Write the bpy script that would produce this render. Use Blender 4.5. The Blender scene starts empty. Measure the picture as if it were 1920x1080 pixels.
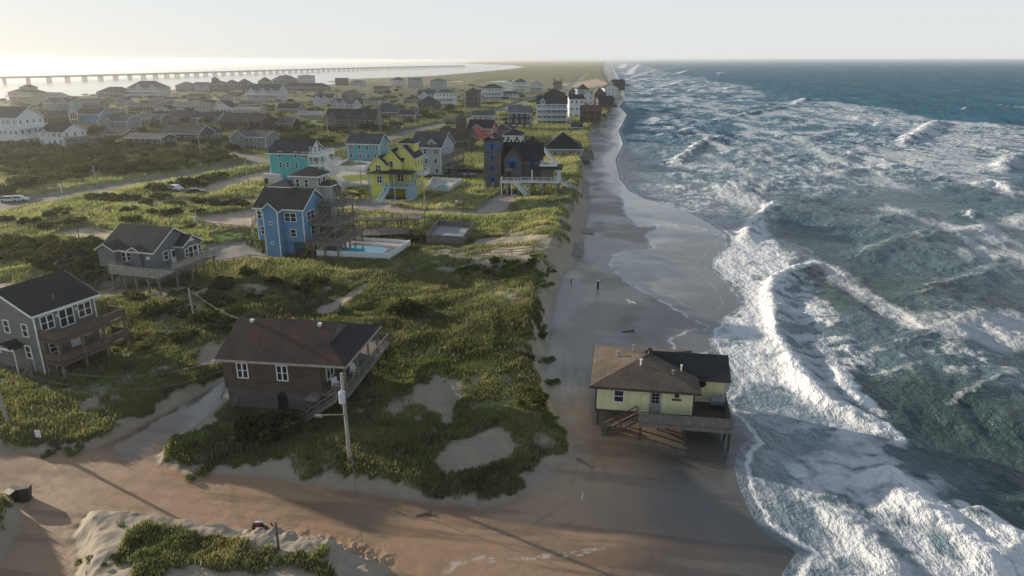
import bpy, bmesh, math, random
import numpy as np
from mathutils import Vector, Matrix
R = math.radians
C = bpy.context.scene.collection
SC = bpy.context.scene
random.seed(7); RNG = np.random.default_rng(11)

# ------------------------------------------------------------------ camera, sky, sun, exposure
H = 35.0; FPX = 1321.0; PITCH = R(17.95)
cam = bpy.data.cameras.new("camera"); camo = bpy.data.objects.new("camera", cam); C.objects.link(camo)
camo.location = (0, 0, H); camo.rotation_euler = (math.pi/2 - PITCH, 0, 0)
cam.sensor_width = 36.0; cam.lens = 36.0*FPX/1920.0; cam.clip_start = 0.5; cam.clip_end = 80000
SC.camera = camo
SUN_AZ = R(59); SUN_EL = R(11)        # azimuth measured from +Y towards -X
world = bpy.data.worlds.new("World"); SC.world = world; world.use_nodes = True
wn = world.node_tree.nodes; wl = world.node_tree.links
sky = wn.new("ShaderNodeTexSky"); sky.sky_type = 'NISHITA'; sky.sun_disc = False
sky.sun_elevation = SUN_EL; sky.sun_rotation = -SUN_AZ
sky.air_density = 1.0; sky.dust_density = 1.0; sky.ozone_density = 1.2; sky.altitude = 30
bg = wn["Background"]; bg.inputs[1].default_value = 0.125
veil = wn.new("ShaderNodeMix"); veil.data_type = 'RGBA'; veil.inputs[0].default_value = .94     # thin bright high cloud over the clear sky
wtc = wn.new("ShaderNodeTexCoord"); wsp = wn.new("ShaderNodeSeparateXYZ"); wl.new(wtc.outputs['Generated'], wsp.inputs[0])
wra = wn.new("ShaderNodeValToRGB"); wl.new(wsp.outputs[2], wra.inputs[0])          # the veil is bright along the horizon and thins overhead
wra.color_ramp.elements[0].position = .0; wra.color_ramp.elements[0].color = (1.0, 1.0, .985, 1)
wra.color_ramp.elements[1].position = .62; wra.color_ramp.elements[1].color = (.38, .45, .57, 1)
e_ = wra.color_ramp.elements.new(.13); e_.color = (.90, .95, 1.0, 1)
e_ = wra.color_ramp.elements.new(.30); e_.color = (.62, .71, .83, 1)
wmu = wn.new("ShaderNodeMix"); wmu.data_type = 'RGBA'; wmu.blend_type = 'MULTIPLY'; wmu.inputs[0].default_value = 1.0
wmu.inputs[7].default_value = (4.15, 4.28, 4.3, 1); wl.new(wra.outputs[0], wmu.inputs[6]); wl.new(wmu.outputs[2], veil.inputs[7])
wl.new(sky.outputs[0], veil.inputs[6]); wl.new(veil.outputs[2], bg.inputs[0])
sun = bpy.data.lights.new("sun", 'SUN'); sun.energy = 5.0; sun.angle = R(0.6); sun.color = (1.0, 0.86, 0.68)
suno = bpy.data.objects.new("sun", sun); C.objects.link(suno)
sd = Vector((-math.sin(SUN_AZ)*math.cos(SUN_EL), math.cos(SUN_AZ)*math.cos(SUN_EL), math.sin(SUN_EL)))
suno.rotation_euler = sd.to_track_quat('Z', 'Y').to_euler(); suno.location = (-60, 60, 60)
SC.view_settings.view_transform = 'Standard'; SC.view_settings.look = 'None'
SC.view_settings.exposure = 0.62; SC.view_settings.gamma = 1.0
SC.cycles.max_bounces = 5; SC.cycles.diffuse_bounces = 2; SC.cycles.glossy_bounces = 2
SC.cycles.transmission_bounces = 2; SC.cycles.volume_bounces = 1
SC.cycles.use_denoising = True
HAZE = 0.00012

# ------------------------------------------------------------------ pixel -> world
SP, CP = math.sin(PITCH), math.cos(PITCH)
def G(px, py, z=0.0):
    vx = (px-960)/FPX; vy = (540-py)/FPX
    dx, dy, dz = vx, CP+vy*SP, -SP+vy*CP
    t = (z-H)/dz
    return (dx*t, dy*t)
def depth_at(y, z): return y*CP + (H-z)*SP
def px2m(y, z): return depth_at(y, z)/FPX
def ztop(py, dist):            # height of something at ground distance dist (along Y) seen at image row py
    vy = (540-py)/FPX
    dy, dz = CP+vy*SP, -SP+vy*CP
    return H + dist*dz/dy
def GP(pts, z=0.0): return np.array([G(a, b, z) for a, b in pts])

# ------------------------------------------------------------------ numpy noise and distances
def _h(ix, iy, s):
    n = (ix*374761393 + iy*668265263 + s*1442695041) & 0xffffffff
    n = ((n ^ (n >> 13))*1274126177) & 0xffffffff
    return ((n ^ (n >> 16)) & 0xffff)/65535.0
def vn(x, y, s=0):
    xi = np.floor(x).astype(np.int64); yi = np.floor(y).astype(np.int64)
    fx = x-xi; fy = y-yi
    fx = fx*fx*fx*(fx*(fx*6-15)+10); fy = fy*fy*fy*(fy*(fy*6-15)+10)
    a = _h(xi, yi, s); b = _h(xi+1, yi, s); c = _h(xi, yi+1, s); d = _h(xi+1, yi+1, s)
    return (a*(1-fx)+b*fx)*(1-fy)+(c*(1-fx)+d*fx)*fy
def fbm(x, y, sc, oc=4, s=0):
    r = np.zeros_like(x); a = .5; t = 0
    for k in range(oc):
        r += a*vn(x/sc*2**k+17.3*k, y/sc*2**k-9.1*k, s+k); t += a; a *= .5
    return r/t
def ss(a, b, x):
    t = np.clip((x-a)/(b-a), 0, 1); return t*t*(3-2*t)
def dseg(x, y, P, closed=False):
    d = np.full(x.shape, 1e18); n = len(P)
    for i in range(n if closed else n-1):
        ax, ay = P[i]; bx, by = P[(i+1) % n]
        ex, ey = bx-ax, by-ay; L = ex*ex+ey*ey+1e-12
        t = np.clip(((x-ax)*ex+(y-ay)*ey)/L, 0, 1)
        d = np.minimum(d, (x-ax-t*ex)**2+(y-ay-t*ey)**2)
    return np.sqrt(d)
def inside(x, y, P):
    c = np.zeros(x.shape, bool); n = len(P)
    for i in range(n):
        ax, ay = P[i]; bx, by = P[(i+1) % n]
        if ay == by: continue
        m = (ay > y) != (by > y)
        c ^= m & (x < (bx-ax)*(y-ay)/(by-ay)+ax)
    return c
def sdf(x, y, P):               # positive inside
    d = dseg(x, y, P, True); return np.where(inside(x, y, P), d, -d)
def polar(az0, az1, daz, deps):
    az = np.radians(np.arange(az0, az1+daz, daz)); r = H/np.tan(np.radians(deps))
    A, Rr = np.meshgrid(az, r)
    return np.sin(A)*Rr, np.cos(A)*Rr
def grid_mesh(name, X, Y, Z, attrs, mat, keep=None):
    n, m = X.shape
    me = bpy.data.meshes.new(name)
    idx = np.arange(n*m).reshape(n, m)
    q = np.stack([idx[:-1, :-1], idx[:-1, 1:], idx[1:, 1:], idx[1:, :-1]], -1).reshape(-1, 4)
    if keep is not None:
        kk = keep.reshape(-1); q = q[kk[q].any(1)]
        used = np.zeros(n*m, bool); used[q] = True
        remap = np.cumsum(used)-1; q = remap[q]
    else: used = np.ones(n*m, bool)
    co = np.stack([X.reshape(-1), Y.reshape(-1), Z.reshape(-1)], -1)[used].astype(np.float32)
    raw_mesh(me, co, q)
    for k, v in attrs.items():
        if v.ndim == 3:
            a = me.attributes.new(k, 'FLOAT_COLOR', 'POINT')
            vv = np.concatenate([v.reshape(-1, 3), np.ones((n*m, 1))], 1)[used].astype(np.float32)
            a.data.foreach_set('color', vv.ravel())
        else:
            a = me.attributes.new(k, 'FLOAT', 'POINT'); a.data.foreach_set('value', v.reshape(-1)[used].astype(np.float32))
    me.materials.append(mat)
    me.polygons.foreach_set('use_smooth', np.ones(len(me.polygons), bool))
    o = bpy.data.objects.new(name, me); C.objects.link(o); return o
def raw_mesh(me, co, faces):
    k = faces.shape[1]
    me.vertices.add(len(co)); me.vertices.foreach_set('co', np.ascontiguousarray(co, np.float32).ravel())
    me.loops.add(faces.size); me.loops.foreach_set('vertex_index', faces.astype(np.int32).ravel())
    me.polygons.add(len(faces)); me.polygons.foreach_set('loop_start', np.arange(0, faces.size, k, dtype=np.int32))
    me.polygons.foreach_set('loop_total', np.full(len(faces), k, np.int32))
    me.update(); me.validate()

# ------------------------------------------------------------------ materials
MATS = {}
def nodes(name):
    m = bpy.data.materials.new(name); m.use_nodes = True
    nt = m.node_tree; return m, nt, nt.nodes, nt.links, nt.nodes["Principled BSDF"]
def N(ns, t, **kw):
    n = ns.new(t)
    for k, v in kw.items(): setattr(n, k, v)
    return n
def mixc(ns, ls, fac, a, b, bt='MIX'):
    n = N(ns, "ShaderNodeMix", data_type='RGBA', blend_type=bt)
    for i, v in ((0, fac), (6, a), (7, b)):
        if hasattr(v, 'links') or isinstance(v, bpy.types.NodeSocket): ls.new(v, n.inputs[i])
        else: n.inputs[i].default_value = v if i == 0 else (*v, 1)
    return n.outputs[2]
def math_(ns, ls, op, a, b=0.0, c=None):
    n = N(ns, "ShaderNodeMath", operation=op)
    for i, v in enumerate((a, b) if c is None else (a, b, c)):
        if isinstance(v, bpy.types.NodeSocket): ls.new(v, n.inputs[i])
        else: n.inputs[i].default_value = v
    return n.outputs[0]
def mrange(ns, ls, v, a, b, c, d):
    n = N(ns, "ShaderNodeMapRange"); ls.new(v, n.inputs[0])
    for i, k in enumerate((a, b, c, d)): n.inputs[i+1].default_value = k
    return n.outputs[0]
def noise(ns, ls, scale, detail=3, rough=.55, vec=None):
    n = N(ns, "ShaderNodeTexNoise"); n.inputs['Scale'].default_value = scale
    n.inputs['Detail'].default_value = detail; n.inputs['Roughness'].default_value = rough
    if vec: ls.new(vec, n.inputs['Vector'])
    return n.outputs[0]
def bump(ns, ls, h, strength, dist):
    n = N(ns, "ShaderNodeBump"); n.inputs['Strength'].default_value = strength; n.inputs['Distance'].default_value = dist
    ls.new(h, n.inputs['Height']); return n.outputs[0]
def objco(ns, ls, sx=1, sy=1, sz=1):
    tc = N(ns, "ShaderNodeTexCoord"); mp = N(ns, "ShaderNodeMapping"); mp.inputs['Scale'].default_value = (sx, sy, sz)
    ls.new(tc.outputs['Object'], mp.inputs[0]); return mp.outputs[0]
def plain(name, col, rough=.6, var=.25, scale=1.5, metal=0.0, spec=.4):
    k = (name, col, rough)
    if k in MATS: return MATS[k]
    m, nt, ns, ls, b = nodes(name)
    v = objco(ns, ls)
    f = noise(ns, ls, scale, 4, .6, v)
    f = mrange(ns, ls, f, .3, .7, 1-var, 1+var*.6)
    ls.new(mixc(ns, ls, 1.0, col, f, 'MULTIPLY'), b.inputs['Base Color'])
    b.inputs['Roughness'].default_value = rough; b.inputs['Metallic'].default_value = metal
    b.inputs['Specular IOR Level'].default_value = spec
    MATS[k] = m; return m
def siding(col, kind='lap', name='siding'):
    """painted lap boards or weathered shingle courses, weathering noise"""
    k = ('siding', col, kind)
    if k in MATS: return MATS[k]
    m, nt, ns, ls, b = nodes(name)
    v = objco(ns, ls)
    sp = N(ns, "ShaderNodeSeparateXYZ"); ls.new(v, sp.inputs[0])
    step = .2 if kind == 'lap' else .28
    fr = math_(ns, ls, 'FRACT', math_(ns, ls, 'DIVIDE', sp.outputs[2], step))
    if kind == 'shingle':
        tx = objco(ns, ls, 6, 6, 3.6); cell = noise(ns, ls, 1.2, 2, .8, tx)
        big = noise(ns, ls, .45, 4, .65, objco(ns, ls, 1, 1, 2.2))
        f = math_(ns, ls, 'ADD', mrange(ns, ls, cell, .3, .7, -.22, .22), mrange(ns, ls, big, .3, .7, .72, 1.22))
    else:
        streak = noise(ns, ls, .8, 4, .6, objco(ns, ls, 2.2, 2.2, .35))
        f = mrange(ns, ls, streak, .25, .75, .84, 1.08)
    line = mrange(ns, ls, fr, 0, .14, .72, 1)
    f = math_(ns, ls, 'MULTIPLY', f, line)
    ls.new(mixc(ns, ls, 1.0, col, f, 'MULTIPLY'), b.inputs['Base Color'])
    ls.new(bump(ns, ls, fr, .5, .02), b.inputs['Normal'])
    b.inputs['Roughness'].default_value = .75; b.inputs['Specular IOR Level'].default_value = .25
    MATS[k] = m; return m
def shingles(col, col2=None, name='roof_shingles'):
    k = ('roof', col, col2)
    if k in MATS: return MATS[k]
    m, nt, ns, ls, b = nodes(name)
    v = objco(ns, ls)
    big = noise(ns, ls, .28, 5, .65, v)
    fine = noise(ns, ls, 3.5, 3, .7, v)
    sp = N(ns, "ShaderNodeSeparateXYZ"); ls.new(v, sp.inputs[0])
    row = math_(ns, ls, 'FRACT', math_(ns, ls, 'DIVIDE', sp.outputs[2], .13))
    c2 = col2 or tuple(min(1, c*1.6+.008) for c in col)
    base = mixc(ns, ls, mrange(ns, ls, big, .35, .68, 0, 1), col, c2)
    f = math_(ns, ls, 'MULTIPLY', mrange(ns, ls, fine, .25, .75, .68, 1.3), mrange(ns, ls, row, 0, .25, .78, 1))
    ls.new(mixc(ns, ls, 1.0, base, f, 'MULTIPLY'), b.inputs['Base Color'])
    ls.new(bump(ns, ls, fine, .4, .03), b.inputs['Normal'])
    b.inputs['Roughness'].default_value = .85; b.inputs['Specular IOR Level'].default_value = .25
    MATS[k] = m; return m
def wood(col, name='weathered_wood'):
    k = ('wood', col)
    if k in MATS: return MATS[k]
    m, nt, ns, ls, b = nodes(name)
    f = noise(ns, ls, 1.6, 5, .7, objco(ns, ls, 2, 2, 1)); g = noise(ns, ls, 9, 2, .6, objco(ns, ls, 1, 1, .3))
    ff = math_(ns, ls, 'MULTIPLY', mrange(ns, ls, f, .3, .7, .65, 1.25), mrange(ns, ls, g, .3, .7, .8, 1.15))
    ls.new(mixc(ns, ls, 1.0, col, ff, 'MULTIPLY'), b.inputs['Base Color'])
    b.inputs['Roughness'].default_value = .85; b.inputs['Specular IOR Level'].default_value = .2
    MATS[k] = m; return m
def glassy():
    if 'glass' in MATS: return MATS['glass']
    m, nt, ns, ls, b = nodes('window_glass')
    b.inputs['Base Color'].default_value = (.015, .02, .028, 1); b.inputs['Roughness'].default_value = .08
    b.inputs['Specular IOR Level'].default_value = .6
    MATS['glass'] = m; return m
def water_pool(col):
    k = ('pool', col)
    if k in MATS: return MATS[k]
    m, nt, ns, ls, b = nodes('pool_water')
    b.inputs['Base Color'].default_value = (*col, 1); b.inputs['Roughness'].default_value = .06
    ls.new(bump(ns, ls, noise(ns, ls, 1.5, 2, .5, objco(ns, ls)), .15, .03), b.inputs['Normal'])
    MATS[k] = m; return m
def leafmat(name, translucent=.35):
    """foliage coloured by a per-point attribute, light passes through the leaves"""
    if name in MATS: return MATS[name]
    m, nt, ns, ls, b = nodes(name)
    at = N(ns, "ShaderNodeAttribute", attribute_name='tint')
    oi = N(ns, "ShaderNodeObjectInfo")
    f = mrange(ns, ls, oi.outputs['Random'], 0, 1, .72, 1.25)
    col = mixc(ns, ls, 1.0, at.outputs['Color'], f, 'MULTIPLY')
    ls.new(col, b.inputs['Base Color']); b.inputs['Roughness'].default_value = .8; b.inputs['Specular IOR Level'].default_value = .08
    tr = N(ns, "ShaderNodeBsdfTranslucent"); ls.new(mixc(ns, ls, 1.0, col, (1.12, 1.16, .78), 'MULTIPLY'), tr.inputs[0])
    mx = N(ns, "ShaderNodeMixShader"); mx.inputs[0].default_value = translucent
    ls.new(b.outputs[0], mx.inputs[1]); ls.new(tr.outputs[0], mx.inputs[2])
    ls.new(mx.outputs[0], ns["Material Output"].inputs[0])
    MATS[name] = m; return m

def tag(o, label=None, cat=None, group=None, kind=None):
    if label: o['label'] = label
    if cat: o['category'] = cat
    if group: o['group'] = group
    if kind: o['kind'] = kind
    return o

# ------------------------------------------------------------------ the lie of the land (all in metres)
LAND = [(285,872),(300,884),(350,895),(450,905),(600,925),(740,945),(895,962),(960,952),(1030,912),(1072,860),(1078,835),(1055,800),(1035,765),(1020,705),(1028,620),(1040,565),(1050,525),(1084,490),(1090,465),(1100,430),(1104,398),(1100,372),(1098,335),(1092,305),(1112,292),(1104,256),(1140,228),(1148,200),(1150,172),(1138,150),(1128,132),(1134,121),(1138,116),(1140,114)]
LANDW = [tuple(p) for p in GP(LAND)]
FAR = 26000.0
_a = math.atan2(*LANDW[-1])
LANDW += [(math.sin(_a)*FAR*1.3, math.cos(_a)*FAR*1.3), (-60000, 40000), (-60000, 60)]
LANDW += [tuple(p) for p in GP([(-900,838),(-300,836),(0,852),(90,862),(165,856),(240,823),(330,775),(400,738),(432,728),(428,765),(395,800)])]
BLOCKC = GP([(150,1090),(144,1020),(162,986),(240,981),(330,996),(440,1012),(560,1032),(650,1052),(722,1078),(745,1130),(700,1200),(150,1200)])
BLOCKD = GP([(-400,930),(-60,934),(0,941),(40,953),(48,975),(40,1010),(10,1060),(-40,1130),(-400,1130)])
SWASH = [(1475,1250),(1490,1085),(1520,1036),(1470,1006),(1440,985),(1410,930),(1395,880),(1400,846),(1422,829),(1400,800),(1375,775),(1358,752),(1380,738),(1388,715),(1372,695),(1345,655),(1338,620),(1370,595),(1400,575),(1390,540),(1355,518),(1335,500),(1350,480),(1372,462),(1370,442),(1335,418),(1298,398),(1250,382),(1215,373),(1185,358),(1166,335),(1158,300),(1172,270),(1163,245),(1178,215),(1163,200),(1174,186),(1170,165),(1162,150),(1152,130),(1147,120),(1145,116),(1143.5,114)]
SW = [tuple(p) for p in GP(SWASH)]
_b = math.atan2(*SW[-1])
SEA = SW + [(math.sin(_b)*FAR*1.3, math.cos(_b)*FAR*1.3), (60000, 40000), (60000, 10), SW[0]]
SOUND = [(-1400,196),(-500,193),(0,191),(60,189),(150,182),(240,176),(330,170),(430,163),(520,162),(600,161),(640,156),(610,153),(650,150),(720,147.5),(800,144),(880,137),(950,130.5),(985,126),(960,122),(860,119),(900,116.5),(950,115),(985,114)]
SOUNDW = [tuple(p) for p in GP(SOUND)]
_c = math.atan2(*SOUNDW[-1])
SOUNDW += [(math.sin(_c)*FAR*1.3, math.cos(_c)*FAR*1.3), (-60000, 40000), (-60000, 800)]
PONDS = [GP(p) for p in ([(560,162.5),(640,160),(735,158.5),(742,160),(690,162),(610,164)], [(832,154),(866,151.5),(868,153.5),(852,156)], [(890,155.5),(930,151.5),(990,151),(985,154),(935,156)])]
CY = R(8.2)
def uv(x, y): return x*math.sin(CY)+y*math.cos(CY), x*math.cos(CY)-y*math.sin(CY)   # along the coast, towards the sea

SANDP = [(GP(p, 2.2), s) for p, s in (
    ([(818,868),(806,845),(822,812),(880,800),(930,786),(985,790),(978,826),(950,858),(880,872),(840,878)], .8),
    ([(925,768),(928,720),(945,704),(968,716),(972,750),(960,772)], .6), ([(986,795),(1010,790),(1040,808),(1030,822),(990,820)], .7),
    ([(984,692),(1004,692),(1010,712),(990,718)], .5), ([(898,545),(925,538),(958,545),(955,558),(905,560)], .6),
    ([(880,486),(935,474),(1050,486),(1050,500),(950,496),(890,492)], 1.2), ([(800,512),(850,505),(905,520),(860,526)], .9),
    ([(938,446),(950,432),(966,430),(960,442),(1040,440),(1045,446),(980,450)], .7), ([(690,540),(560,590),(600,600),(640,588)], 1.),
    ([(955,648),(1000,655),(990,668),(950,662)], .6), ([(860,740),(880,705),(900,700),(890,760)], .6), ([(970,560),(1000,570),(980,590),(950,575)], .5),
    ([(890,452),(935,446),(1035,462),(1030,472),(930,470),(880,466)], .9))]
DIRT = [(GP(p, 2.0), c) for p, c in (
    ([(368,412),(470,398),(640,383),(800,396),(900,400),(1000,400),(1045,388),(1048,398),(1000,407),(880,408),(760,406),(640,396),(480,410),(385,424)], (.40,.31,.24)),
    ([(882,404),(935,364),(972,364),(945,402)], (.34,.29,.25)),
    ([(388,464),(455,455),(490,474),(540,486),(520,494),(400,486)], (.27,.24,.21)),
    ([(655,394),(690,371),(748,374),(742,386),(690,400)], (.26,.24,.22)),
    ([(92,444),(160,428),(208,440),(200,454),(108,454)], (.42,.33,.23)),
    ([(383,418),(470,401),(480,427),(390,427)], (.43,.34,.27)),
    ([(330,366),(500,320),(512,336),(440,352),(352,371)], (.40,.33,.23)),
    ([(230,378),(480,376),(478,384),(240,388)], (.34,.28,.2)),
    ([(620,322),(690,318),(692,346),(640,352)], (.40,.36,.32)),
    ([(590,358),(640,345),(655,352),(610,368)], (.38,.34,.3)),
    ([(800,242),(930,236),(1000,228),(1000,234),(880,246)], (.33,.29,.2)),
    ([(1040,160),(1120,148),(1142,158),(1100,166)], (.45,.35,.26)),
    ([(940,300),(1000,290),(1000,296),(945,306)], (.36,.3,.22)),
    ([(180,540),(235,510),(250,528),(205,548)], (.3,.27,.22)))]
LAWN = [(GP(p, 2.0), c) for p, c in (
    ([(180,268),(222,264),(229,278),(178,280)], (.16,.22,.02)), ([(582,222),(606,218),(604,236),(584,238)], (.14,.19,.03)),
    ([(388,186),(414,184),(414,189),(390,191)], (.2,.22,.04)), ([(395,445),(470,432),(470,448),(410,462)], (.08,.14,.02)),
    ([(555,488),(640,490),(600,500),(560,500)], (.10,.17,.02)), ([(640,330),(700,325),(700,335),(650,342)], (.16,.2,.03)))]
ROADS = [([(-260,452),(-60,402),(0,386),(130,366),(250,346),(360,328),(450,313),(510,303),(565,290),(650,277),(720,262),(762,250),(800,240),(880,224),(935,208),(985,191),(1022,180),(1060,166),(1085,150),(1100,138)], 8.6),
         ([(300,290),(395,286),(450,292),(500,303)], 6.0), ([(500,303),(600,318),(640,300)], 5.0)]
ROADW = [(GP(p, 2.0), w) for p, w in ROADS]

PADS = [(GP(p, z), z, s) for p, z, s in (
    ([(400,800),(425,700),(700,660),(760,690),(700,800),(560,815)], 1.15, 3.5), ([(-120,720),(0,640),(180,600),(250,640),(150,740),(40,745)], 1.45, 3.0),
    ([(180,545),(200,490),(420,480),(440,520),(330,560)], 1.9, 3.0), ([(465,490),(480,440),(660,430),(780,455),(780,482),(730,496),(590,496)], 1.85, 2.5),
    ([(790,464),(870,466),(900,434),(815,420)], 2.0, 2.5), ([(500,356),(690,362),(700,380),(760,384),(870,366),(880,335),(910,322),(760,310),(500,320)], 1.9, 4),
    ([(890,375),(1040,372),(1050,345),(900,340)], 2.3, 3))]
def fields(x, y):
    """everything one needs to know about points of ground: height and the covers"""
    u, v = uv(x, y)
    n1 = fbm(x, y, 2.2, 3, 3)-.5; n2 = fbm(x, y, 9, 4, 5)-.5
    nc = ss(60, 400, y)
    wob = (n1*.6+n2*.7)*(1-nc)+(n1*1.1+n2*.8)*nc
    dl = sdf(x, y, LANDW); d = dl+wob
    dC = sdf(x, y, BLOCKC)+n1*.7+n2*.6; dD = sdf(x, y, BLOCKD)+n1*.7+n2*.5
    ds = sdf(x, y, SEA)                      # positive in the sea
    sea_edge = -ds
    f = {}
    coast = ss(26, 4, v-0)                   # unused far inland
    dcoast = dseg(x, y, LANDW[8:34])
    dune = np.exp(-(dcoast/11)**2)*ss(60, 100, y)*(1-ss(420, 700, y))
    top = .95+1.05*ss(64, 90, y)+dune*(1.1+1.2*fbm(x, y, 14, 3, 21))
    rough = (fbm(x, y, 7, 4, 31)-.5)*(1.3*(1-ss(140, 320, y))+.35)
    h = ss(-.1, .7+1.9*fbm(x, y, 6, 3, 33)+4*np.exp(-((y-150)/55)**2)*ss(30, 12, dcoast), d)*(top+rough)
    h = np.maximum(h, ss(-.1, 1.5, dC)*(1.75+(fbm(x, y, 3.5, 4, 8)-.5)*1.0))
    h = np.maximum(h, ss(-.1, 2.0, dD)*(1.3+(fbm(x, y, 3.5, 4, 9)-.5)*.9))
    near = dseg(x, y, GP([(500,1035),(560,1040),(650,1056),(690,1066)]))
    h += np.exp(-(near/1.3)**2)*np.abs(fbm(x, y, .8, 3, 77)-.5)*1.5
    beach = np.clip(sea_edge*.035, -2.2, .42)+np.clip((sea_edge-14)*.012, 0, .3)
    ripple = (fbm(x, y, 5, 4, 41)-.5)*.16*ss(2, 10, sea_edge)
    h = np.where(sea_edge < 0, beach, np.maximum(h, 0)+beach+ripple)
    # the sound and its ponds
    dso = sdf(x, y, SOUNDW)
    for P in PONDS: dso = np.maximum(dso, sdf(x, y, P))
    h = np.where(dso > -25, h*(1-ss(-25, 6, dso))-1.2*ss(-2, 20, dso), h)
    edge_ = np.exp(-((np.maximum(d, dC)-.8)/1.0)**2)*(y < 130); h += edge_*(fbm(x, y, .9, 3, 34)-.5)*.3+edge_*(np.abs(fbm(x, y, 1.7, 2, 35)-.5)*-.4)
    for P, z, soft in PADS:
        k = ss(-soft, .3, sdf(x, y, P)); h = h*(1-k)+z*k
    land = np.maximum(np.maximum(d, dC), dD)
    wide = np.exp(-((y-150)/55)**2)*ss(30, 12, dcoast)
    sand = 1-ss(.35+2.6*wide, 1.15+3.4*wide, land+n1*(2.2+2*wide)+n2*1.2)
    cs = np.exp(-(dcoast/9)**2)*ss(95, 110, y)*(1-ss(180, 240, y))
    sand = np.maximum(sand, cs*ss(.52, .75, fbm(x, y, 6, 3, 50)))
    sand = np.maximum(sand, .9*ss(.58, .72, fbm(x, y, 11, 4, 51)*.75+fbm(x, y, 2, 3, 52)*.25)*(1-ss(50, 70, dl))*(y < 140))
    for P, s in SANDP: sand = np.maximum(sand, s*ss(-.5, .8, sdf(x, y, P)+n1*2.4+n2*1.5))
    # block C bare rim facing the road
    sand = np.maximum(sand, (dC > -.3)*(1-ss(2.0, 4.2, dC+n1*3.2)))
    sand = np.clip(sand, 0, 1)
    road = np.zeros_like(x)
    for P, w in ROADW: road = np.maximum(road, ss(w/2+2.2, w/2+.6, dseg(x, y, P)))
    flat = road
    dirtc = np.zeros(x.shape+(3,)); dirt = np.zeros_like(x)
    for P, c in DIRT:
        w = ss(-.9, .9, sdf(x, y, P)+n1*1.6); dirtc = dirtc*(1-w[..., None])+np.array(c)*w[..., None]; dirt = np.maximum(dirt, w)
    lawnc = np.zeros(x.shape+(3,)); lawn = np.zeros_like(x)
    for P, c in LAWN:
        w = ss(-.6, .6, sdf(x, y, P)+n1*.8); lawnc = lawnc*(1-w[..., None])+np.array(c)*w[..., None]; lawn = np.maximum(lawn, w)
    flat = np.maximum(flat, .85*dirt)
    h = h*(1-flat)+2.0*flat*(land > 3)+h*flat*(land <= 3)
    f.update(h=h, land=land, dl=dl, d=d, dC=dC, dD=dD, sea=ds, sand=sand, road=road, dirt=dirt, dirtc=dirtc, lawn=lawn, lawnc=lawnc, sound=dso, u=u, v=v, n1=n1, n2=n2, dcoast=dcoast)
    return f
def hgt(x, y):
    return float(fields(np.array([float(x)]), np.array([float(y)]))['h'][0])
def vegcol(x, y, f):
    a = fbm(x, y, 16, 4, 61); b = fbm(x, y, 5, 3, 62); c = fbm(x, y, 40, 3, 63)
    dark = np.array([.098, .116, .054]); green = np.array([.135, .178, .066]); straw = np.array([.33, .315, .17]); olive = np.array([.215, .228, .108])
    k1 = ss(.28, .50, a)[..., None]; k2 = ss(.40, .64, b*.6+c*.4)[..., None]; k3 = ss(.5, .72, fbm(x, y, 9, 3, 64))[..., None]
    col = dark*(1-k1)+olive*k1
    col = col*(1-.75*k2)+straw*.75*k2
    col = col*(1-.5*k3)+green*.5*k3
    t1 = ss(.5, .72, fbm(x, y, 1.6, 3, 66))[..., None]*(1-ss(150, 260, y))[..., None]; t2 = ss(.55, .75, fbm(x, y, 2.4, 3, 67))[..., None]*(1-ss(150, 260, y))[..., None]
    col = col*(1-.6*t1)+np.array([.25, .235, .12])*.5*t1; col = col*(1-.55*t2)+np.array([.085, .095, .050])*.5*t2
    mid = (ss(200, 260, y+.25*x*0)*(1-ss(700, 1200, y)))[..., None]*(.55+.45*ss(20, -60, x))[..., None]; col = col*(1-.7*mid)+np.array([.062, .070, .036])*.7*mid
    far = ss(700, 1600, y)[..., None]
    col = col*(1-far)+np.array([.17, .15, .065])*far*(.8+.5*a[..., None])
    return col
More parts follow.
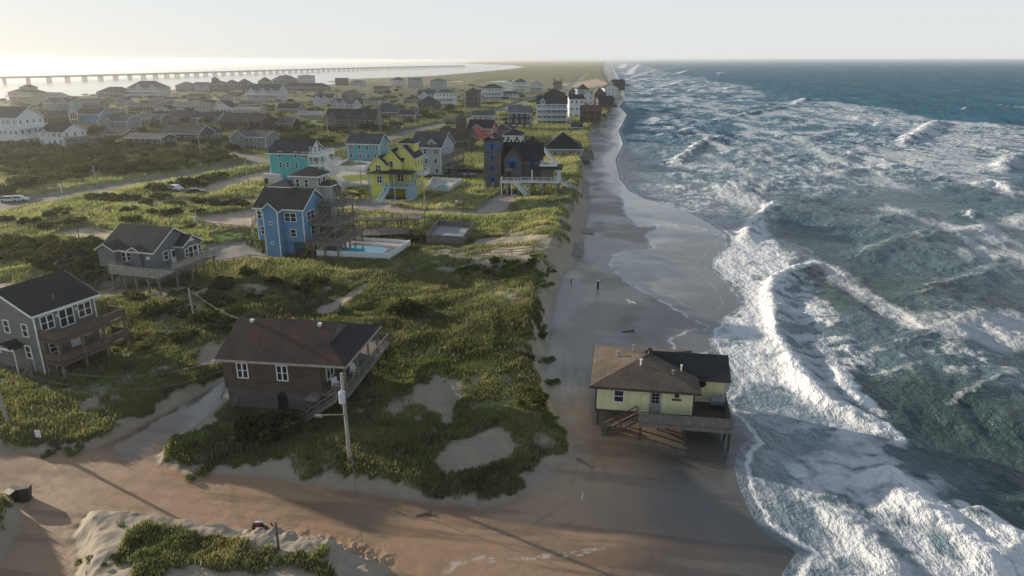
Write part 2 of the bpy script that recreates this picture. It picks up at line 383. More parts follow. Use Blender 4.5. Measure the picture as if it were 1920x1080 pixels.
def groundcol(x, y, f):
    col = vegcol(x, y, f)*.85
    sc = np.array([.30, .255, .20])*(.86+.3*fbm(x, y, 3, 4, 71))[..., None]
    land = f['land']; se = -f['sea']
    # bare flats: wet brown flood sand, wetter and darker by the sea
    flood = (1-ss(-.6, .5, land))
    br = np.array([.32, .200, .112]); gy = np.array([.225, .215, .195])
    kb = ss(.42, .62, fbm(f['u'], f['v'], 16, 4, 72)*.7+fbm(x, y, 40, 2, 73)*.3)[..., None]
    nearroad = ss(74, 58, y)[..., None]
    fl = br*(nearroad*.85+.12*kb)+gy*(1-nearroad*.85-.12*kb)
    dry = ss(.5, .62, fbm(f['u'], f['v']*1.8, 9, 4, 74))*(1-ss(12, 4, se))*(y > 62)
    fl = fl*(1-.55*dry[..., None])+np.array([.31, .27, .225])*.55*dry[..., None]
    swet = ss(15, 3, se+f['n2']*8)[..., None]
    fl = fl*(1-swet)+np.array([.105, .095, .085])*swet
    # silty tongues left along the flooded street
    tong = ss(.56, .66, fbm(f['u']*2.6, f['v']*.35, 5, 4, 75))*(1-ss(58, 66, y))
    fl = fl*(1-.3*tong[..., None])
    # wheel ruts pressed along the flooded street and up the beach
    if x.ndim == 2:
        ruts = np.zeros_like(x)
        for P in RUTS:
            d = dseg(x, y, P)+(fbm(x, y, 6, 2, 79)-.5)*.5
            for o in (.8, -.8): ruts = np.maximum(ruts, np.exp(-((np.abs(d)-abs(o))/.16)**2))
        ruts *= ss(.25, .6, fbm(x, y, 7, 3, 80))
        fl = fl*(1-.16*ruts[..., None])
    s = f['sand'][..., None]
    bank = sc
    col = col*(1-s)+bank*s
    col = col*(1-f['dirt'][..., None])+f['dirtc']*(.85+.3*fbm(x, y, 3, 4, 78))[..., None]*f['dirt'][..., None]
    col = col*(1-f['lawn'][..., None])+f['lawnc']*f['lawn'][..., None]
    w = flood[..., None]; col = col*(1-w)+fl*w
    shore = ss(-18, -4, f['sound'])[..., None]*(f['sound'] > -30)[..., None]
    col = col*(1-shore)+np.array([.16, .14, .08])*shore
    return np.clip(col, .01, .9), flood

RUTS = [GP(p) for p in ([(0,905),(300,930),(600,975),(900,1040),(1150,1075)], [(0,885),(250,905),(560,948),(850,1010),(1200,1050)], [(420,1080),(250,1000),(130,930),(90,890)], [(1090,700),(1085,790),(1100,870),(1080,960),(980,1030),(700,1030)], [(1075,560),(1062,640),(1075,740),(1110,860),(1150,960)], [(200,950),(420,965),(640,1000),(820,1060)])]
# ------------------------------------------------------------------ the ground sheet
FILM = [GP(p) for p in ([(1150,482),(1143,505),(1172,532),(1230,562),(1296,600),(1338,620),(1400,575),(1335,500),(1372,450),(1300,425),(1235,424),(1212,446),(1228,470),(1180,472)],
        [(1162,320),(1168,395),(1196,430),(1300,425),(1372,445),(1250,376),(1190,352)], [(1254,640),(1290,622),(1340,616),(1347,655),(1310,662),(1268,662)],
        [(1160,235),(1178,215),(1230,200),(1260,250),(1200,330),(1160,300)])]
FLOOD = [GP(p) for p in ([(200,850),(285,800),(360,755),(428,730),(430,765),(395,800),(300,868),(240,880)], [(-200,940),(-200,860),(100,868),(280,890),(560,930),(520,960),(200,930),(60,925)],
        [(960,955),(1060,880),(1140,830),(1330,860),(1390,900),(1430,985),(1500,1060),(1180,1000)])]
def build_ground():
    deps = np.concatenate([np.arange(46, 6, -.075), np.arange(6, 1.2, -.045), np.arange(1.2, .08, -.03)])
    X, Y = polar(-50, 30, .095, deps)
    f = fields(X, Y)
    col, flood = groundcol(X, Y, f)
    film = np.zeros_like(X)
    for P in FILM: film = np.maximum(film, ss(-.3, .5, sdf(X, Y, P)+f['n1']*1.2))
    # old foam lines that trace the edge of every film
    edge = np.zeros_like(X)
    for k, P in enumerate(FILM[:3]):
        for off, w, a in ((0, .24, .9), (3.2, .12, .22)):
            edge = np.maximum(edge, a*np.exp(-((sdf(X, Y, P)-off*(.6+.8*fbm(X, Y, 9, 2, 90))+f['n1']*1.2)/w)**2))
    edge = edge*ss(.25, .6, fbm(X, Y, 1.2, 3, 91))*(f['sea'] < 0)
    fl_ = dseg(X, Y, GP([(842,1082),(850,1068),(900,1062),(960,1058),(1020,1055),(1080,1046),(1128,1036)]))+(fbm(X, Y, .8, 3, 92)-.5)*.9
    edge = np.maximum(edge, .5*np.exp(-(fl_/.15)**2)*ss(.3, .6, fbm(X, Y, .5, 3, 94)))
    col = col*(1-film[..., None]*.35)+np.array([.15, .14, .13])*film[..., None]*.35
    col = col*(1-edge[..., None]*.8)+np.array([.7, .7, .7])*edge[..., None]*.8
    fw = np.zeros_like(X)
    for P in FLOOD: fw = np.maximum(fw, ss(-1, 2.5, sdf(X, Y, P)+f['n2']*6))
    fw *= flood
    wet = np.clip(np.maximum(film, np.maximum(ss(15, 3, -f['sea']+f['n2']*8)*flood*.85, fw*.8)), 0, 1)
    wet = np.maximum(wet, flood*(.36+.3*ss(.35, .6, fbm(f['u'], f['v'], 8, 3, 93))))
    lane = ss(-1, .8, sdf(X, Y, FLOOD[0])+f['n1'])*flood; wet = np.maximum(wet, lane)
    col = col*(1-.5*lane[..., None])
    # tyre tracks pressed into the street
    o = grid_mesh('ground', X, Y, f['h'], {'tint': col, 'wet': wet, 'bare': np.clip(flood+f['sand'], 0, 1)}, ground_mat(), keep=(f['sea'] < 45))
    tag(o, kind='structure')
def ground_mat():
    m, nt, ns, ls, b = nodes('ground')
    at = N(ns, "ShaderNodeAttribute", attribute_name='tint'); wt = N(ns, "ShaderNodeAttribute", attribute_name='wet'); br = N(ns, "ShaderNodeAttribute", attribute_name='bare')
    geo = N(ns, "ShaderNodeNewGeometry")
    f1 = noise(ns, ls, 1.3, 5, .65, geo.outputs['Position']); f2 = noise(ns, ls, 6, 3, .65, geo.outputs['Position'])
    k = math_(ns, ls, 'MULTIPLY', mrange(ns, ls, f1, .3, .7, .72, 1.25), mrange(ns, ls, f2, .3, .7, .86, 1.12))
    k2 = math_(ns, ls, 'ADD', math_(ns, ls, 'MULTIPLY', k, math_(ns, ls, 'SUBTRACT', 1.0, math_(ns, ls, 'MULTIPLY', br.outputs['Fac'], .72))), math_(ns, ls, 'MULTIPLY', br.outputs['Fac'], .72))
    ls.new(mixc(ns, ls, 1.0, at.outputs['Color'], k2, 'MULTIPLY'), b.inputs['Base Color'])
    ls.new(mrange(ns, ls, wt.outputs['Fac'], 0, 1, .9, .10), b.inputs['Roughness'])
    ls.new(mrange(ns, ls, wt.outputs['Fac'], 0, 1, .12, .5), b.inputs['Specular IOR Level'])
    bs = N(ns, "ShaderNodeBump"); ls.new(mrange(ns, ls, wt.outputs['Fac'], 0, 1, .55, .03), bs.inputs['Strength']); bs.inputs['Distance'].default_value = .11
    ls.new(f1, bs.inputs['Height']); ls.new(bs.outputs[0], b.inputs['Normal'])
    return m
build_ground()

def ribbon(name, P, w, mat, dz=.05, step=3.0, label=None):
    pts = []
    for a, b in zip(P[:-1], P[1:]):
        n = max(1, int(np.hypot(*(b-a))/step))
        for k in range(n): pts.append(a+(b-a)*k/n)
    pts.append(P[-1]); pts = np.array(pts)
    for _ in range(3): pts[1:-1] = (pts[:-2]+2*pts[1:-1]+pts[2:])/4
    t = np.gradient(pts, axis=0); t /= np.linalg.norm(t, axis=1)[:, None]; nrm = np.stack([-t[:, 1], t[:, 0]], 1)
    offs = np.linspace(-w/2, w/2, 5)
    X = np.stack([pts[:, 0]+nrm[:, 0]*o for o in offs], 0).T; Y = np.stack([pts[:, 1]+nrm[:, 1]*o for o in offs], 0).T
    Z = fields(X, Y)['h']
    Z = np.repeat(Z.max(1)[:, None], 5, 1)+dz
    o = grid_mesh(name, X[:, ::-1], Y[:, ::-1], Z, {}, mat); tag(o, kind='structure'); return o
asph = plain('asphalt', (.15, .145, .14), .9, .25, .4)
for k, (P, w) in enumerate(ROADW): ribbon('road', P, w, asph, .05+.006*k)

# ------------------------------------------------------------------ the ocean, with its breakers and foam
CREST = [  # pixel polyline, height m, width towards shore, width behind, foam reach
    ([(1452,388),(1425,410),(1398,436),(1380,462)], 1.5, 1.2, 2.4, 2.4),
    ([(1540,492),(1490,512),(1448,532),(1436,560),(1448,600),(1452,640),(1478,690),(1515,735),(1570,772),(1640,806),(1672,826)], 1.3, 1.0, 2.4, 1.9),
    ([(1560,690),(1590,745),(1640,775)], .7, 1.5, 2.5, 2.2),
    ([(1600,900),(1660,900),(1700,955),(1770,990),(1850,1060),(1900,1120)], 1.0, 2.0, 3.0, 2.6),
    ([(1545,950),(1590,990),(1650,1045),(1690,1100)], .6, 1.2, 2.0, 1.5),
    ([(1800,960),(1880,1010),(1940,1050)], .8, 1.6, 2.4, 1.8),
    ([(1340,258),(1310,270),(1285,290),(1268,302),(1262,312)], 1.1, 2.0, 4.0, 2.5),
    ([(1268,325),(1290,332)], .7, 2, 3, 2.2), ([(1270,350),(1292,356)], .6, 2, 3, 2), ([(1374,348),(1386,362)], .8, 2, 3, 1.8),
    ([(1240,254),(1280,250),(1300,242)], 1.0, 3, 5, 3.5), ([(1380,218),(1430,208),(1470,200)], 1.2, 3, 6, 2.0),
    ([(1486,196),(1510,186),(1530,186)], 1.6, 5, 8, 5.5),
    ([(1690,275),(1700,262),(1725,250),(1745,236),(1760,226)], 1.9, 3.5, 6, 4.0), ([(1582,292),(1600,288)], 1.3, 3, 6, 3.5),
    ([(1870,322),(1890,300),(1935,292)], 1.8, 3.5, 6, 4), ([(1826,352),(1860,345),(1900,362)], 1.3, 2.5, 5, 3), ([(1800,405),(1820,400)], 1.0, 2, 4, 2.2),
    ([(1358,167),(1380,163)], 1.6, 8, 10, 8), ([(1340,172),(1400,173)], 1.2, 6, 10, 4), ([(1290,172),(1300,168)], 1, 5, 8, 5),
    ([(1245,162),(1270,158),(1330,152)], 1.2, 8, 12, 5), ([(1190,152),(1220,148),(1250,150)], 1, 9, 12, 7), ([(1270,138),(1290,133)], 1.5, 12, 20, 12), ([(1345,138),(1360,136)], 1.5, 10, 20, 8),
    ([(1180,140),(1192,126),(1200,121)], 1.2, 20, 20, 20), ([(1165,128),(1172,120)], 1.2, 30, 30, 40), ([(1800,205),(1815,203)], 1.2, 3, 6, 3),
    ([(1195,222),(1250,205),(1320,186),(1400,172)], .9, 4, 7, 1.6), ([(1290,238),(1350,226),(1440,206)], .9, 3, 6, 1.4), ([(1490,268),(1560,250),(1620,240)], .9, 3, 6, 1.2), ([(1550,332),(1600,322),(1650,318)], .9, 2.5, 5, 1.2), ([(1420,306),(1480,296),(1530,288)], .8, 2.5, 5, 1.0),
    ([(1630,424),(1690,402),(1730,396)], .9, 2.5, 5, 1.0), ([(1740,456),(1800,440),(1870,424)], 1.0, 2.5, 5, 1.1), ([(1590,486),(1690,456),(1770,436)], 1.0, 2.2, 4.5, .7), ([(1700,560),(1800,532),(1900,500)], .9, 2.2, 4.5, .8), ([(1650,660),(1760,630),(1880,590)], .8, 2, 4, .6), ([(1780,770),(1860,735),(1930,700)], .8, 2, 4, .8), ([(1200,176),(1280,152),(1350,142)], 1.0, 8, 12, 3), ([(1170,150),(1230,132),(1290,124)], 1.2, 16, 22, 6), ([(1560,180),(1640,172),(1700,168)], 1.0, 6, 10, 1.5)]
# areas of broken water: polygon, coverage, softness (m)
FOAMZ = [
    ([(1475,1250),(1490,1085),(1520,1036),(1440,985),(1395,880),(1422,829),(1358,752),(1388,715),(1345,655),(1338,620),(1400,575),(1335,500),(1372,450),(1400,425),(1440,395),(1460,400),(1440,440),(1515,480),(1490,520),(1560,570),(1610,640),(1740,690),(1690,720),(1610,715),(1600,760),(1672,820),(1720,880),(1815,890),(1800,960),(1930,1060),(1990,1250)], .54, 2.5),
    ([(1345,655),(1338,620),(1400,575),(1440,545),(1450,650),(1500,730),(1560,780),(1530,830),(1460,800),(1422,829),(1358,752),(1388,715)], .72, 1.5),
    ([(1372,450),(1335,500),(1390,540),(1400,575),(1445,545),(1500,505),(1430,420)], .74, 1.2),
    ([(1640,900),(1720,900),(1800,960),(1950,1050),(1990,1250),(1700,1250),(1660,1000)], .66, 1.5),
    ([(1520,1036),(1560,960),(1640,1000),(1700,1080),(1700,1250),(1480,1250),(1490,1085)], .60, 1.5),
    ([(1460,880),(1560,830),(1660,840),(1700,960),(1560,950),(1500,920)], .52, 1.5),
    ([(1560,570),(1800,640),(1960,700),(1960,760),(1760,720),(1610,660)], .40, 4), ([(1700,560),(1960,600),(1960,660),(1760,640)], .36, 5),
    ([(1500,420),(1700,380),(1960,420),(1960,560),(1700,520),(1540,480)], .33, 6),
    ([(1190,352),(1250,382),(1372,445),(1440,395),(1440,330),(1300,300),(1262,312),(1200,330)], .48, 4),
    ([(1185,270),(1262,312),(1300,285),(1345,255),(1400,215),(1300,200),(1200,215)], .45, 6),
    ([(1345,262),(1300,300),(1440,380),(1560,372),(1900,340),(1960,300),(1880,300),(1960,250),(1700,235),(1500,190),(1420,212)], .47, 8),
    ([(1480,205),(1700,250),(1690,280),(1930,300),(1960,240),(1760,225),(1640,200),(1520,186)], .58, 8), ([(1700,280),(1880,300),(1830,345),(1600,320),(1590,295)], .60, 6),
    ([(1158,240),(1180,200),(1400,212),(1490,190),(1400,160),(1330,150),(1250,135),(1200,121),(1150,117),(1143,118),(1152,135),(1170,165)], .48, 16)]
SHEETS = [[(1398,850),(1398,890),(1440,980),(1520,1034),(1545,1000),(1500,930),(1480,880),(1530,860),(1600,850),(1560,815),(1480,800),(1425,830)], [(1362,752),(1378,776),(1425,828),(1500,800),(1555,790),(1500,745),(1440,715),(1392,716),(1384,738)], [(1480,1250),(1492,1085),(1540,1050),(1600,1100),(1640,1250)]]
def build_ocean():
    deps = np.concatenate([np.arange(46, 8, -.062), np.arange(8, 1.0, -.03), np.arange(1.0, .075, -.012)])
    X, Y = polar(-3, 44, .075, deps)
    s = sdf(X, Y, SEA); keep = s > -6
    u, v = uv(X, Y); dist = np.hypot(X, Y)
    lod = 1-ss(250, 900, dist)
    w1 = (fbm(u*.35, v, 16, 4, 100)-.5); w2 = fbm(u*.6, v, 5, 4, 101)-.5; w3 = fbm(u, v, 1.5, 3, 102)-.5
    sw = fbm(u*.25, v, 60, 3, 103)
    amp = ss(0, 26, s)
    ph = v/13+sw*9; ph2 = v/7.5+u*.05+fbm(u*.4, v, 30, 3, 104)*9
    Z = amp*(.62*np.sin(ph)**3*1+.34*np.sin(ph2)+3.0*w1+1.5*w2*lod)+lod*w3*.22*ss(1, 8, s)
    F = np.zeros_like(X); crest = np.zeros_like(X)
    sc = np.clip(dist/110, 1, 6)
    wx = (fbm(X, Y, 4, 3, 110)-.5)*3.2+(fbm(X, Y, 1.1, 3, 112)-.5)*1.3; wy = (fbm(X, Y, 4, 3, 111)-.5)*3.2+(fbm(X, Y, 1.1, 3, 113)-.5)*1.3
    Xw, Yw = X+wx*np.minimum(sc, 2.5), Y+wy*np.minimum(sc, 2.5)
    for P, hh, wa, wb, reach in CREST:
        Pw = GP(P)
        m = (X > Pw[:, 0].min()-80) & (X < Pw[:, 0].max()+80) & (Y > Pw[:, 1].min()-120) & (Y < Pw[:, 1].max()+120)
        if not m.any(): continue
        x, y = X[m], Y[m]
        d = dseg(x, y, Pw)
        # which side: seaward is +v of the crest
        i0 = np.zeros(x.shape); best = np.full(x.shape, 1e18); tt = np.zeros(x.shape)
        L = np.concatenate([[0], np.cumsum(np.hypot(*np.diff(Pw, axis=0).T))])
        for i in range(len(Pw)-1):
            ax, ay = Pw[i]; ex, ey = Pw[i+1]-Pw[i]
            t = np.clip(((x-ax)*ex+(y-ay)*ey)/(ex*ex+ey*ey), 0, 1)
            dd = (x-ax-t*ex)**2+(y-ay-t*ey)**2
            k = dd < best; best[k] = dd[k]; tt[k] = L[i]+t[k]*(L[i+1]-L[i])
            nx, ny = -ey, ex
            if nx < 0: nx, ny = -nx, -ny
            i0[k] = np.sign(nx*(x-ax)+ny*(y-ay))[k]
        tn = tt/L[-1]
        taper = ss(-.02, .18, tn)*ss(1.02, .82, tn)
        sd_ = d*i0
        prof = np.where(sd_ > 0, np.exp(-(sd_/wb)**2), np.exp(-(sd_/wa)**2))
        irregular = .7+.6*fbm(x, y, 3.5, 3, 120)
        Z[m] = np.maximum(Z[m], Z[m]*.5+hh*prof*taper*irregular)
        xw, yw = Xw[m], Yw[m]; dw = dseg(xw, yw, Pw)
        e = ss(-.05, .06, tn)*ss(1.05, .94, tn)
        foam = ss(reach*1.15, reach*.25, np.where(sd_ < 0, dw, dw*1.35))*(.7+.3*e)*(1 if reach >= 1.7 and (hh > 1.05 or reach > 1.75) else .45)
        F[m] = np.maximum(F[m], foam); crest[m] = np.maximum(crest[m], prof*taper*ss(.5, 1.2, hh))
    lace = fbm(u*.8, v, 2.6, 4, 130); lace2 = fbm(u*.5, v, 11, 4, 131)
    cell = 1-np.abs(2*fbm(Xw, Yw, 3.2, 3, 132)-1)*1.6
    cellf = 1-np.abs(2*fbm(u*.45, v, 26, 4, 133)-1)*1.7
    for P, cov, soft in FOAMZ:
        d = sdf(X, Y, GP(P))+(fbm(X, Y, 8, 3, 140)-.5)*soft*2.2
        a = ss(-soft, soft, d)
        nearw = lod
        pat = nearw*(.42*cell+.33*lace+.25*lace2)+(1-nearw)*(.4*lace2+.35*cellf+.25*lace)
        thr = 1.02-cov
        F = np.maximum(F, a*ss(thr-.17, thr+.22, pat)*min(1, .45+cov*.6))
    # streaks of old foam over the open water inside the bar
    open_ = ss(.53, .75, .5*cellf+.5*fbm(u*.35, v, 7, 4, 150))*(1-ss(90, 260, v))*.7*ss(4, 20, s)
    F = np.maximum(F, open_)
    caps = ss(.74, .82, fbm(u*.4, v, 22, 4, 151))*ss(150, 250, v)*.55
    F = np.maximum(F, caps*ss(.5, .62, lace))
    sheet = np.zeros_like(X)
    for P in SHEETS: sheet = np.maximum(sheet, ss(-.8, 1.5, sdf(X, Y, GP(P))+(fbm(X, Y, 5, 3, 163)-.5)*3))
    F = F*(1-.85*sheet)+.30*sheet*ss(.3, .7, fbm(X, Y, 2.2, 4, 164))
    # the thin edge of the swash
    en = (fbm(X, Y, .9, 3, 160)-.5)*.5
    edge = np.exp(-((s-.25+en)/.32)**2)*(dist < 420)
    lines = np.zeros_like(X)
    for off, w in ((2.2, .25), (4.2, .2), (5.2, .18), (6.6, .3)):
        lines = np.maximum(lines, np.exp(-((s-off*(.7+.6*fbm(u, v, 12, 2, 161)))/w)**2)*.4*ss(.4, .6, fbm(X, Y, 3, 2, 162)))
    F = np.maximum(F, np.maximum(edge*.95, lines*(dist < 200)))
    F = np.clip(F, 0, 1)
    milk = np.zeros_like(X)
    for P, cov, soft in FOAMZ: milk = np.maximum(milk, ss(-soft*1.5, soft*1.5, sdf(X, Y, GP(P))+(fbm(X, Y, 14, 3, 141)-.5)*soft*3)*min(1, cov*1.3))
    kd = ss(110, 260, dist); F = F*(1-.06*kd*(1-ss(.3, .8, crest)))
    puff = np.abs(fbm(X, Y, 1.3, 3, 170)-.5)*2
    puff2 = np.abs(fbm(X, Y, 3.0, 3, 171)-.5)*2
    Z += F*lod*(puff*.2*(1-.8*sheet)+puff2*.32*np.clip(crest*1.6+.25, 0, 1))*ss(.3, 5, s)
    Z = Z*ss(-1, 6, s)+.03+.05*ss(0, 2, s)-.0*s
    # shallow swash is thin, milky and sandy; deep water greener near, bluer far
    shallow = np.maximum(.8*sheet, 0)+(1-.8*sheet)*ss(14, 0, s+(fbm(u, v, 9, 3, 180)-.5)*10)
    dirt = np.array([.25, .28, .31]); green = np.array([.036, .066, .066]); blue = np.array([.048, .130, .190])
    kf = ss(90, 420, dist)[..., None]
    water = green*(1-kf)+blue*kf
    water = water*(.8+.45*fbm(u*.4, v, 18, 3, 181))[..., None]
    water = water*(1-.55*shallow[..., None])+dirt*.55*shallow[..., None]
    mk = (milk*(.35+.75*fbm(u*.5, v, 10, 4, 142)))[..., None]*.85; water = water*(1-mk)+np.array([.17, .25, .31])*mk
    thin = np.clip(crest*1.1-.55, 0, .5)[..., None]*(1-F[..., None])
    water = water*(1-thin)+np.array([.16, .19, .10])*thin
    m, nt, ns, ls, b = nodes('sea_water')
    at = N(ns, "ShaderNodeAttribute", attribute_name='tint'); fo = N(ns, "ShaderNodeAttribute", attribute_name='foam')
    geo = N(ns, "ShaderNodeNewGeometry")
    mp = N(ns, "ShaderNodeMapping"); mp.inputs['Rotation'].default_value = (0, 0, CY); mp.inputs['Scale'].default_value = (1, .45, 1); ls.new(geo.outputs['Position'], mp.inputs[0])
    n1 = noise(ns, ls, .9, 5, .65, geo.outputs['Position']); n2 = noise(ns, ls, .35, 5, .6, mp.outputs[0]); n3 = noise(ns, ls, 3.2, 3, .6, geo.outputs['Position'])
    fa = math_(ns, ls, 'ADD', fo.outputs['Fac'], math_(ns, ls, 'ADD', mrange(ns, ls, n1, .25, .75, -.15, .15), mrange(ns, ls, n3, .25, .75, -.08, .08)))
    fac = mrange(ns, ls, fa, .25, .92, 0, 1)
    ls.new(mixc(ns, ls, fac, at.outputs['Color'], (.66, .67, .68)), b.inputs['Base Color'])
    ls.new(mrange(ns, ls, fac, 0, 1, .22, .85), b.inputs['Roughness'])
    sl = N(ns, "ShaderNodeAttribute", attribute_name='gloss'); ls.new(sl.outputs['Fac'], b.inputs['Specular IOR Level'])
    hh = math_(ns, ls, 'ADD', math_(ns, ls, 'MULTIPLY', n2, 1.2), math_(ns, ls, 'ADD', math_(ns, ls, 'MULTIPLY', n1, .35), math_(ns, ls, 'MULTIPLY', n3, .12)))
    ls.new(bump(ns, ls, hh, .9, 1.5), b.inputs['Normal'])
    o = grid_mesh('ocean', X, Y, Z, {'tint': water, 'foam': F, 'gloss': .16*(1-ss(60, 330, dist))}, m, keep=keep); tag(o, kind='structure')
build_ocean()

def build_sound():
    m, nt, ns, ls, b = nodes('sound_water')
    geo = N(ns, "ShaderNodeNewGeometry")
    b.inputs['Base Color'].default_value = (.10, .11, .11, 1); b.inputs['Roughness'].default_value = .14; b.inputs['Specular IOR Level'].default_value = 1.0
    n = noise(ns, ls, .25, 4, .6, geo.outputs['Position']); ls.new(bump(ns, ls, n, .03, .2), b.inputs['Normal'])
    deps = np.concatenate([np.arange(3.2, 1, -.05), np.arange(1, .075, -.03)])
    X, Y = polar(-58, 8, .3, deps)
    s = sdf(X, Y, SOUNDW)
    for P in PONDS: s = np.maximum(s, sdf(X, Y, P))
    o = grid_mesh('sound_water', X, Y, np.full_like(X, .12), {}, m, keep=(s > -60)); tag(o, kind='structure')
build_sound()

# ------------------------------------------------------------------ solid building blocks
class MB:
    def __init__(s): s.v = []; s.f = []
    def add(s, vs, fs):
        n = len(s.v); s.v += [tuple(p) for p in vs]; s.f += [tuple(i+n for i in f) for f in fs]; return s
    def box(s, x0, x1, y0, y1, z0, z1):
        return s.add([(x, y, z) for z in (z0, z1) for y in (y0, y1) for x in (x0, x1)], [(0, 2, 3, 1), (4, 5, 7, 6), (0, 1, 5, 4), (2, 6, 7, 3), (0, 4, 6, 2), (1, 3, 7, 5)])
    def bar(s, a, b, w, h=None):
        h = h or w; a = Vector(a); b = Vector(b); d = (b-a).normalized()
        up = Vector((0, 0, 1)) if abs(d.z) < .95 else Vector((0, 1, 0))
        x = d.cross(up).normalized()*w/2; y = x.cross(d).normalized()*h/2
        vs = [p+i*x+j*y for p in (a, b) for j in (-1, 1) for i in (-1, 1)]
        return s.add(vs, [(0, 1, 3, 2), (4, 6, 7, 5), (0, 4, 5, 1), (2, 3, 7, 6), (0, 2, 6, 4), (1, 5, 7, 3)])
    def cyl(s, a, b, r0, r1=None, n=10):
        r1 = r0 if r1 is None else r1; a = Vector(a); b = Vector(b); d = (b-a).normalized()
        up = Vector((0, 0, 1)) if abs(d.z) < .95 else Vector((0, 1, 0))
        x = d.cross(up).normalized(); y = x.cross(d)
        vs = [p+(x*math.cos(t)+y*math.sin(t))*r for p, r in ((a, r0), (b, r1)) for t in [2*math.pi*k/n for k in range(n)]]
        return s.add(vs, [(k, (k+1) % n, n+(k+1) % n, n+k) for k in range(n)]+[tuple(range(n))[::-1], tuple(range(n, 2*n))])
    def prism(s, poly, axis, a0, a1):
        """poly: 2-D outline (p,z); extruded along axis 'x' or 'y'"""
        n = len(poly)
        P = (lambda p, z, a: (a, p, z)) if axis == 'x' else (lambda p, z, a: (p, a, z))
        vs = [P(p, z, a) for a in (a0, a1) for p, z in poly]
        return s.add(vs, [(k, (k+1) % n, n+(k+1) % n, n+k) for k in range(n)]+[tuple(range(n))[::-1], tuple(range(n, 2*n))])
    def flatpoly(s, pts, z0, z1):
        n = len(pts); vs = [(x, y, z) for z in (z0, z1) for x, y in pts]
        return s.add(vs, [(k, (k+1) % n, n+(k+1) % n, n+k) for k in range(n)]+[tuple(range(n))[::-1], tuple(range(n, 2*n))])
    def build(s, name, mat, parent=None, loc=(0, 0, 0), rz=0.0, smooth=False, bevel=0):
        me = bpy.data.meshes.new(name); me.from_pydata(s.v, [], s.f)
        bm = bmesh.new(); bm.from_mesh(me); bmesh.ops.recalc_face_normals(bm, faces=bm.faces); bm.to_mesh(me); bm.free()
        for m in (mat if isinstance(mat, (list, tuple)) else [mat]): me.materials.append(m)
        if smooth: me.polygons.foreach_set('use_smooth', [True]*len(me.polygons))
        o = bpy.data.objects.new(name, me); C.objects.link(o); o.location = loc; o.rotation_euler = (0, 0, rz)
        if parent: o.parent = parent
        return o
def empty(name, loc, rz=0.0, label=None, cat=None, group=None):
    o = bpy.data.objects.new(name, None); C.objects.link(o); o.location = loc; o.rotation_euler = (0, 0, rz); o.empty_display_size = .3
    return tag(o, label, cat, group)
def dup(o, parent=None):
    c = o.copy(); C.objects.link(c)
    if parent: c.parent = parent
    for ch in list(o.children): dup(ch, c)
    return c
WHITE = plain('white_paint', (.74, .75, .74), .55, .1)
OFFW = plain('cream_paint', (.68, .66, .58), .6, .1)
GREYW = wood((.20, .18, .155), 'weathered_wood'); DARKW = wood((.075, .062, .052), 'dark_wood'); BROWNW = wood((.125, .095, .072), 'brown_wood'); PALEW = wood((.34, .31, .27), 'pale_wood')
CONC = plain('concrete', (.36, .345, .32), .85, .2); METAL = plain('grey_metal', (.36, .37, .38), .4, .1, metal=.6); BLACK = plain('black_paint', (.02, .02, .022), .5, .2)
GLASS = glassy()

_wc = {}
def window(parent, x, y, z, w, h, face, double=False, frame=None, pane=True, name='window', round_=False):
    """face: outward direction F (-y) B (+y) L (-x) R (+x); x,y,z the centre of the opening on the wall plane"""
    frame = frame or WHITE
    key = (round(w, 2), round(h, 2), double, frame.name, round_)
    if key not in _wc:
        t = .1 if w < 1.6 else .12
        a = MB()
        if round_:
            n = 20
            for k in range(n):
                t0, t1 = 2*math.pi*k/n, 2*math.pi*(k+1)/n
                p = [(math.cos(t0)*r, yy, math.sin(t0)*r) for r in (w/2+.12, w/2) for yy in (-.09, .02)]+[(math.cos(t1)*r, yy, math.sin(t1)*r) for r in (w/2+.12, w/2) for yy in (-.09, .02)]
                a.add(p, [(0, 4, 6, 2), (0, 1, 5, 4), (2, 6, 7, 3)])
            g = MB().cyl((0, -.035, 0), (0, .02, 0), w/2+.02, n=20)
        else:
            a.box(-w/2-t, -w/2, -.09, .03, -h/2-t, h/2+t); a.box(w/2, w/2+t, -.09, .03, -h/2-t, h/2+t)
            a.box(-w/2, w/2, -.088, .03, h/2, h/2+t); a.box(-w/2, w/2, -.1, .03, -h/2-t, -h/2)
            a.box(-w/2, w/2, -.075, -.03, -.03, .03)
            if double: a.box(-.07, .07, -.08, -.031, -h/2, h/2)
            g = MB().box(-w/2, w/2, -.04, .02, -h/2, h/2)
        fo = a.build(name, frame); go = g.build('pane', GLASS); _wc[key] = (fo.data, go.data)
        bpy.data.objects.remove(fo); bpy.data.objects.remove(go)
    fm, gm = _wc[key]
    o = bpy.data.objects.new(name, fm); C.objects.link(o); o.parent = parent
    o.location = (x, y, z); o.rotation_euler = (0, 0, {'F': 0, 'R': math.pi/2, 'B': math.pi, 'L': -math.pi/2}[face])
    if pane:
        g = bpy.data.objects.new('pane', gm); C.objects.link(g); g.parent = o
    return o
def door(parent, x, y, z0, face, w=.95, h=2.05, mat=None, glass=True):
    mat = mat or WHITE
    a = MB().box(-w/2-.1, w/2+.1, -.07, .02, 0, h+.1)
    o = a.build('door', mat, parent, (x, y, z0), {'F': 0, 'R': math.pi/2, 'B': math.pi, 'L': -math.pi/2}[face])
    if glass: MB().box(-w/2+.14, w/2-.14, -.085, -.05, .9, h-.15).build('pane', GLASS, o)
    MB().box(w/2-.12, w/2-.06, -.12, -.06, .95, 1.05).build('handle', METAL, o)
    return o
